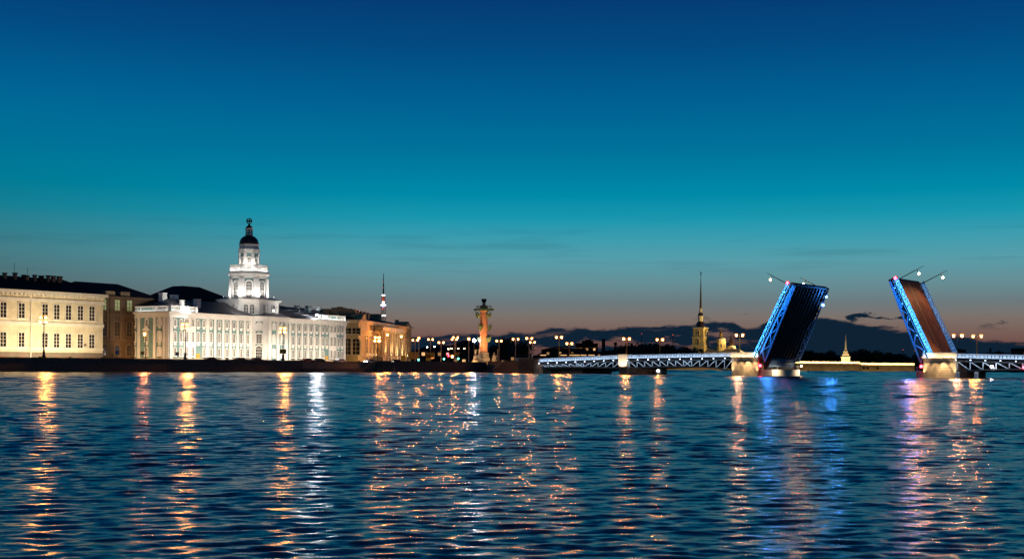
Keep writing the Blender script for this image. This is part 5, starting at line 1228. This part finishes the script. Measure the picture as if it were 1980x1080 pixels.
# long lit windows of a low pavilion behind the bridge approach
for i, (pa, pb) in enumerate(((1045, 1056), (1084, 1096), (1102, 1121), (1124, 1134), (1139, 1150))):
    a, b = at(pa, 685.2, 700), at(pb, 685.2, 700); t = thing('lit_pavilion', ('leftmost', 'second', 'third and longest', 'fourth', 'rightmost')[i] + ' of the low lit pavilions seen over the left bridge span', 'pavilion', (a.x, 700, STREET if i == 0 else 1.2), 0, 'lit pavilions'); w = b.x - a.x; h = a.z - t.location.z
    put('wall', MB().box(-.4, w + .4, 0, 5, 0, h - .5).box(-.4, w + .4, 0, 5, h - .048, h + 1.0), 'far_wall', t); put('window_band', MB().box(0, w, .1, 4.9, h - .498, h - .05), 'lit_window', t)
land('spit_tip', [(30, 560), (38, 600), (74, 690), (74, 720), (-40, 720), (-40, 600)], -2, 1.15, 'hillside', 'low dark tip of the island behind the bridge')

# ---- trees
def tree_mesh(seed, h, r_, nl=900, leaf=.75):
    rr = random.Random(seed); cl = [(rr.gauss(0, r_ * .42), rr.gauss(0, r_ * .42), h * rr.uniform(.42, .9), r_ * rr.uniform(.3, .5)) for _ in range(13)]
    tr = MB().tube((0, 0, -1), (0, 0, h * .45), .38, .22, 7)
    for c in cl[:6]: tr.tube((0, 0, h * .38), (c[0] * .8, c[1] * .8, c[2]), .16, .06, 5)
    lf = MB()
    for _ in range(nl):
        c = rr.choice(cl); d_ = Vector((rr.gauss(0, 1), rr.gauss(0, 1), rr.gauss(0, .8))).normalized() * c[3] * rr.uniform(.55, 1.1); p = Vector(c[:3]) + d_
        a = Vector((rr.gauss(0, 1), rr.gauss(0, 1), rr.gauss(0, 1))).normalized(); b = a.orthogonal().normalized() * leaf * rr.uniform(.5, 1.1); a = a * leaf * rr.uniform(.5, 1.1)
        lf.add([p - a, p + b * .6, p + a, p - b * .6], [(0, 1, 2, 3)])
    return tr.mesh('trunk', 'bark'), lf.mesh('crown', 'leaf')
kinds = [tree_mesh(s, 10, 4.6) for s in (1, 2, 3)]
tl = [(975, 657, 640, 'leafy tree right of the red column, nearer the column'), (1008, 660, 620, 'leafy tree behind the quay stair lamps'), (955, 670, 700, 'small tree half hidden behind the red column'), (888, 667, 700, 'tree behind the square below the tall lamps'),
      (1202, 671, 1050, 'dark tree left of the bridge lamp over the small pier'), (1220, 668, 1060, 'dark tree just right of the small pier'), (1232, 672, 1060, 'second dark tree right of the small pier'), (1246, 665, 1070, 'tallest dark tree between the two bridge lamps'), (1264, 669, 1080, 'dark tree left of the cathedral, below the right-hand bridge lamp'), (1281, 669, 1075, 'dark round tree right of the bridge lamp near the cathedral'),
      (1310, 672, 1390, 'dark tree under the mast left of the cathedral'), (1328, 674, 1390, 'dark tree touching the left side of the cathedral'), (1567, 680, 1500, 'tree at the left end of the wood behind the fortress'), (1585, 683, 1500, 'second tree from the left in the wood behind the fortress'), (1605, 681, 1520, 'tree left of the small fortress tower'), (1657, 678, 1500, 'broad tree just right of the small fortress tower'), (1672, 679, 1510, 'second tree right of the small fortress tower'), (1693, 681, 1500, 'third tree right of the small fortress tower'), (1716, 684, 1500, 'fourth tree right of the small fortress tower'), (1737, 685, 1500, 'tree behind the right end of the fortress wall'), (1778, 686, 1480, 'tree against the right drawbridge pier')]
for i, (px, py, Y, lab) in enumerate(tl):
    q_ = at(px, py, Y); tr, cr_ = kinds[i % 3]; zb_ = STREET if Y < 800 else 1.2; s_ = (q_.z - zb_) / 9.6
    t = thing('tree', lab, 'tree', (q_.x, q_.y, zb_), i * 1.3, 'trees on the far shores'); t.scale = (s_ * (1.0 if Y < 1100 else 1.35), s_ * (1.0 if Y < 1100 else 1.35), s_); link('trunk', tr, t); link('crown', cr_, t)
# the wood behind the fortress reads as one mass
b = MB(); rr = random.Random(5)
for k in range(9000):
    x = rr.uniform(-60, 700); Y = 1560 + rr.uniform(0, 60); top_ = 15 + 5 * math.sin(x * .035) + 3 * math.sin(x * .13 + 1); z = 1 + top_ * rr.random() ** .7; p = Vector((x, Y, z)); a = Vector((rr.gauss(0, 1), .3 * rr.gauss(0, 1), rr.gauss(0, 1))).normalized(); c = a.orthogonal().normalized() * 2.2; a = a * 2.2
    b.add([p - a, p + c * .7, p + a, p - c * .7], [(0, 1, 2, 3)])
tag(put('distant_wood', b, 'leaf'), 'dark belt of distant trees behind the fortress', None, None, 'stuff')

# ================================================================== STREET LIFE
def car_meshes(m):
    pr = [(-2.2, .35), (2.2, .35), (2.25, .8), (1.5, .95), (.9, 1.42), (-1.0, 1.46), (-1.75, 1.0), (-2.2, .9)]
    body = MB().slab(pr, -.85, .85).mesh('body', m); gl = MB().slab([(-1.55, 1.0), (1.3, .98), (.82, 1.36), (-.95, 1.38)], -.87, .87).mesh('side_window', 'glass'); wh_ = MB().torus((0, 0, 0), .25, .1, 'y', 12, 6).mesh('wheel', 'rubber')
    return body, gl, wh_
cm_ = {k: car_meshes(k) for k in ('car_dark', 'car_red', 'car_pale')}
def car(label, p, ang, m, lights=False):
    t = thing('parked_car', label, 'car', (p[0], p[1], STREET + .01), ang, 'cars on the embankment'); b, g, w = cm_[m]
    link('body', b, t); link('side_window', g, t)
    for x in (-1.35, 1.35):
        for y in (-.8, .8): link('wheel', w, t, (x, y, .35))
    for y in (-.6, .6): put('headlight', MB().box(-2.26, -2.2, y - .16, y + .16, .6, .78), 'car_lamp' if lights else 'boat_white', t)
for px, m, lab, li in ((408, 'car_dark', 'dark car parked before the pilasters of the left museum wing', 0), (465, 'car_dark', 'dark car parked just left of the museum middle bay', 0), (496, 'car_dark', 'dark car parked before the tall arched museum window', 0), (594, 'car_red', 'reddish car before the right museum wing', 0), (617, 'car_dark', 'small dark car at the right museum pavilion corner', 0), (658, 'car_pale', 'pale car near the right end of the museum', 0), (716, 'car_pale', 'car with blazing headlights before the yellow building', 1), (767, 'car_dark', 'dark car at the right end of the yellow colonnade', 1)):
    p = Wp(px, 3.4 if not li else 5.0, 697); car(lab, p, WANG, m, bool(li))
p = FR.w(FR.x(1011, 690, 6), 6)
t = thing('parked_van', 'white van parked at the bridge approach above the quay stair', 'van', (p.x, p.y, STREET), BANG)
put('body', MB().slab([(-2.6, .4), (2.6, .4), (2.6, 1.2), (2.0, 2.3), (-2.6, 2.35)], -.95, .95), 'car_pale', t); put('side_window', MB().slab([(.6, 1.35), (2.2, 1.3), (1.8, 2.0), (.6, 2.05)], -.97, .97), 'glass', t)
for x in (-1.6, 1.7):
    for y in (-.9, .9): put('wheel', MB().torus((x, y, .38), .26, .12, 'y', 12, 6), 'rubber', t)
put('tail_light', MB().box(2.6, 2.66, -.8, -.5, 1.0, 1.3), 'red_light', t)
# traffic lights and signs on the square
def traffic_light(label, px, py, Y, col):
    q_ = at(px, py, Y); t = thing('traffic_light', label, 'traffic light', (q_.x, q_.y, STREET), 0, 'traffic lights'); h = q_.z - STREET
    put('pole', MB().tube((0, 0, 0), (0, 0, h + .6), .09), 'iron', t); put('head', MB().box(-.24, .24, -.15, .2, h - .9, h + .6), 'iron', t)
    for k, m in enumerate(('red_light', 'glass', 'green_light')):
        on = m == col; put('lens', MB().ball((0, -.18, h + .35 - .5 * k), .36 if on else .15, 8, 5), m if on else 'glass', t)
for i, (px, py, col, lab) in enumerate(((809.5, 692, 'green_light', 'green traffic light just right of the yellow building'), (858.5, 690.5, 'green_light', 'green traffic light near the middle of the square'), (865.5, 685, 'red_light', 'red traffic light in the middle of the square'), (886, 690, 'green_light', 'green traffic light furthest right on the square'), (867, 689, 'red_light', 'second red traffic light, lower and behind the first'))): traffic_light(lab, px, py, 500 + 8 * i, col)
for i, (px, py) in enumerate(((837, 689.5), (874.5, 689))): 
    q_ = at(px, py, 540); t = thing('low_lamp', ('left', 'right')[i] + ' of two low warm lamps between the traffic lights', 'lamp', (q_.x, q_.y, STREET), 0, 'low lamps on the square'); put('pole', MB().tube((0, 0, 0), (0, 0, q_.z - STREET), .08), 'iron', t); globe(t, (0, 0, q_.z - STREET), .42, 'globe_cream')
def sign(label, px, py, Y, w, h, m, kind='board', off=0.0, rot=0.0, point=None):
    q_ = at(px, py, Y) if point is None else point; t = thing('road_sign', label, 'sign', (q_.x, q_.y, STREET), rot, 'road signs'); z = q_.z - STREET
    put('pole', MB().tube((0, .06, 0), (0, .06, z + h / 2), .05), 'steel_under', t); put('plate', MB().box(-w / 2, w / 2, -.04, .02, z - h / 2, z + h / 2), m, t)
    if kind == 'cross':
        put('field', MB().box(-w * .36, w * .36, -.055, -.045, z - h * .36, z + h * .36), 'sign_blue', t); put('triangle', MB().slab([(-w * .3, z - h * .28), (w * .3, z - h * .28), (0, z + h * .3)], -.07, -.06), 'sign_white', t)
        put('walker', MB().tube((0, -.08, z - h * .02), (0, -.08, z + h * .12), .05 * w, n=5).tube((0, -.08, z), (-w * .1, -.08, z - h * .24), .035 * w, n=4).tube((0, -.08, z), (w * .1, -.08, z - h * .24), .035 * w, n=4).ball((0, -.08, z + h * .17), .05 * w, 6, 4), 'iron', t)
    return t
def on_wall(px, py, off): p = Wp(px, off, py); u, v = unroll(px, py); return Vector((p.x, p.y, EYE - v * p.y / F_PX))
sign('pedestrian crossing sign before the ochre building in the gap', 0, 0, 0, 1.15, 1.15, 'sign_yellow', 'cross', rot=WANG - .5, point=on_wall(226.5, 681.5, 3.2))
t = sign('give way triangle sign above the crossing sign in the gap', 0, 0, 0, .3, .3, 'sign_white', rot=WANG - .5, point=on_wall(226.2, 674, 3.4)); put('triangle', MB().slab([(0, on_wall(226.2, 675.5, 3.4).z - STREET - .4), (.6, on_wall(226.2, 673.5, 3.4).z - STREET + .2), (-.6, on_wall(226.2, 673.5, 3.4).z - STREET + .2)], -.08, -.05), 'sign_white', t)
sign('pedestrian crossing sign before the left end of the museum', 0, 0, 0, 1.1, 1.1, 'sign_yellow', 'cross', rot=WANG - .5, point=on_wall(343, 683.5, 3.2))
sign('ochre notice board on the ornate lamp before the museum middle', 0, 0, 0, 2.2, 1.5, 'ochre_door', rot=WANG - .5, point=on_wall(547, 679, .1))
sign('yellow notice board left of the slim lamp before the museum end', 0, 0, 0, 1.1, .9, 'ochre_door', rot=WANG - .5, point=on_wall(275.5, 682, 3.2))
for i, (px, py, w, h, m) in enumerate(((799, 687, 4.2, 3.0, 'ochre_door'), (832, 686, 3.6, 2.2, 'ochre_door'), (828, 691.5, 2.0, 2.4, 'sign_yellow'), (883, 684, 2.4, 1.4, 'ochre_door'), (780, 692, 2.0, 2.0, 'sign_yellow'))):
    sign(('large ochre board at the right corner of the yellow building', 'ochre board in the middle distance of the square', 'yellow sign left of the traffic lights', 'ochre board above the right green traffic light', 'yellow sign before the right end of the yellow building')[i], px, py, 505, w, h, m)
# tour boat and buoys under and around the bridge
p = FR.w(FR.x(1255, 718, -2.0), -2.0); pz = FR.hit(1228, 717, 14)
bx0 = FR.x(1224, 717, 13); p0 = FR.w(bx0, 13); p1 = FR.w(FR.x(1285, 717, 13), 13); ang = math.atan2(p1.y - p0.y, p1.x - p0.x); ln = (p1 - p0).length
t = thing('tour_boat', 'low dark tour boat with white lit ends passing under the bridge', 'boat', (p0.x, p0.y, 0), ang)
put('hull', MB().prism([(0, -1.4), (ln - 1.5, -1.5), (ln, 0), (ln - 1.5, 1.5), (0, 1.4)], -.3, .75, [(-.1, -1.6), (ln - 1.2, -1.7), (ln + .6, 0), (ln - 1.2, 1.7), (-.1, 1.6)]), 'boat_dark', t)
put('bow_cabin', MB().slab([(ln - 2.6, .76), (ln - .6, .76), (ln - 1.2, 1.9), (ln - 2.4, 1.9)], -1.1, 1.1), 'boat_white', t); put('stern_cabin', MB().box(.2, 2.6, -1.2, 1.2, .76, 1.7), 'boat_white', t)
put('roof', MB().box(2.7, ln - 2.7, -1.4, 1.4, 1.75, 1.86), 'boat_dark', t)
for k in range(5): x = 2.9 + k * (ln - 5.8) / 4; put('roof_post', MB().tube((x, -1.3, .75), (x, -1.3, 1.76), .04), 'boat_white', t)
for x in (1.4, ln - 1.8): put('cabin_light', MB().ball((x, -1.5, 1.45), .2), 'flood_small', t); 
for i, (px, py, Y) in enumerate(((1384, 715.5, 780), (1563, 719.5, 700))):
    q_ = at(px, 718, Y); t = thing('buoy', ('dark buoy on the water under the left bridge', 'dark buoy on the water before the fortress wall')[i], 'buoy', (q_.x, q_.y, 0), 0, 'buoys'); put('float', MB().lathe([(.7, -.4), (.8, .3), (.5, .7)], 10), 'steel_dark', t); put('topmark', MB().lathe([(.2, .7), (.15, 1.6), (.4, 1.7), (.05, 2.3)], 8), 'steel_dark', t)
for i, px in enumerate((1851.5, 1888)):
    q_ = FR.w(FR.x(px, 727, -1.5), -1.5); t = thing('fender_pile', ('white drum pile at the foot of the right pier, nearer the pier', 'white drum pile under the right fixed span')[i], 'pile', (q_.x, q_.y, 0), 0, 'white piles'); put('drum', MB().lathe([(.55, -1), (.55, 1.7), (.45, 1.85)], 12), 'boat_white', t); put('band', MB().lathe([(.57, .9), (.57, 1.1)], 12), 'steel', t); spot('pile_beam', t, (-1.2, -2.4, 3.4), (0, 0, .9), 60, (.8, .95, .9), 60, .5, .1)
q_ = FR.w(FR.x(1918, 708.5, -.7), -.7, 0); t = thing('navigation_lamp', 'white navigation lamp hung on the right fixed span', 'lamp', (q_.x, q_.y, EYE - unroll(1918, 708.5)[1] * q_.y / F_PX)); put('bracket', MB().box(-.1, .1, 0, .4, .25, .5), 'iron', t); globe(t, (0, 0, 0), .40, 'flood_small')
q_ = FR.w(FR.x(1980, 710, -.7), -.7, 0); t = thing('navigation_lamp', 'red navigation lamp on the right fixed span at the picture edge', 'lamp', (q_.x, q_.y, EYE - unroll(1979, 710)[1] * q_.y / F_PX)); put('bracket', MB().box(-.1, .1, 0, .4, .25, .5), 'iron', t); globe(t, (0, 0, 0), .36, 'red_light')
# contact wires over the bridge and the square
def wire(label, a, b, sag=.5, r_=.035):
    n = 8; pts = [Vector(a).lerp(Vector(b), k / n) - Vector((0, 0, sag * 4 * (k / n) * (1 - k / n))) for k in range(n + 1)]; m_ = MB()
    for p0, p1 in zip(pts, pts[1:]): m_.tube(p0, p1, r_, n=4)
    tag(put('contact_wire', m_, 'iron'), label, 'wire', 'contact wires')
wire('contact wire over the square right of the yellow building', at(797, 676, 520), at(915, 676, 545)); wire('contact wire above the left bridge span', at(1030, 672, 480), at(1205, 668, 410)); wire('contact wire above the second bridge span', at(1211, 668, 405), at(1430, 664, 380)); wire('contact wire right of the raised right leaf', at(1853, 655, 335), at(1990, 662, 318))
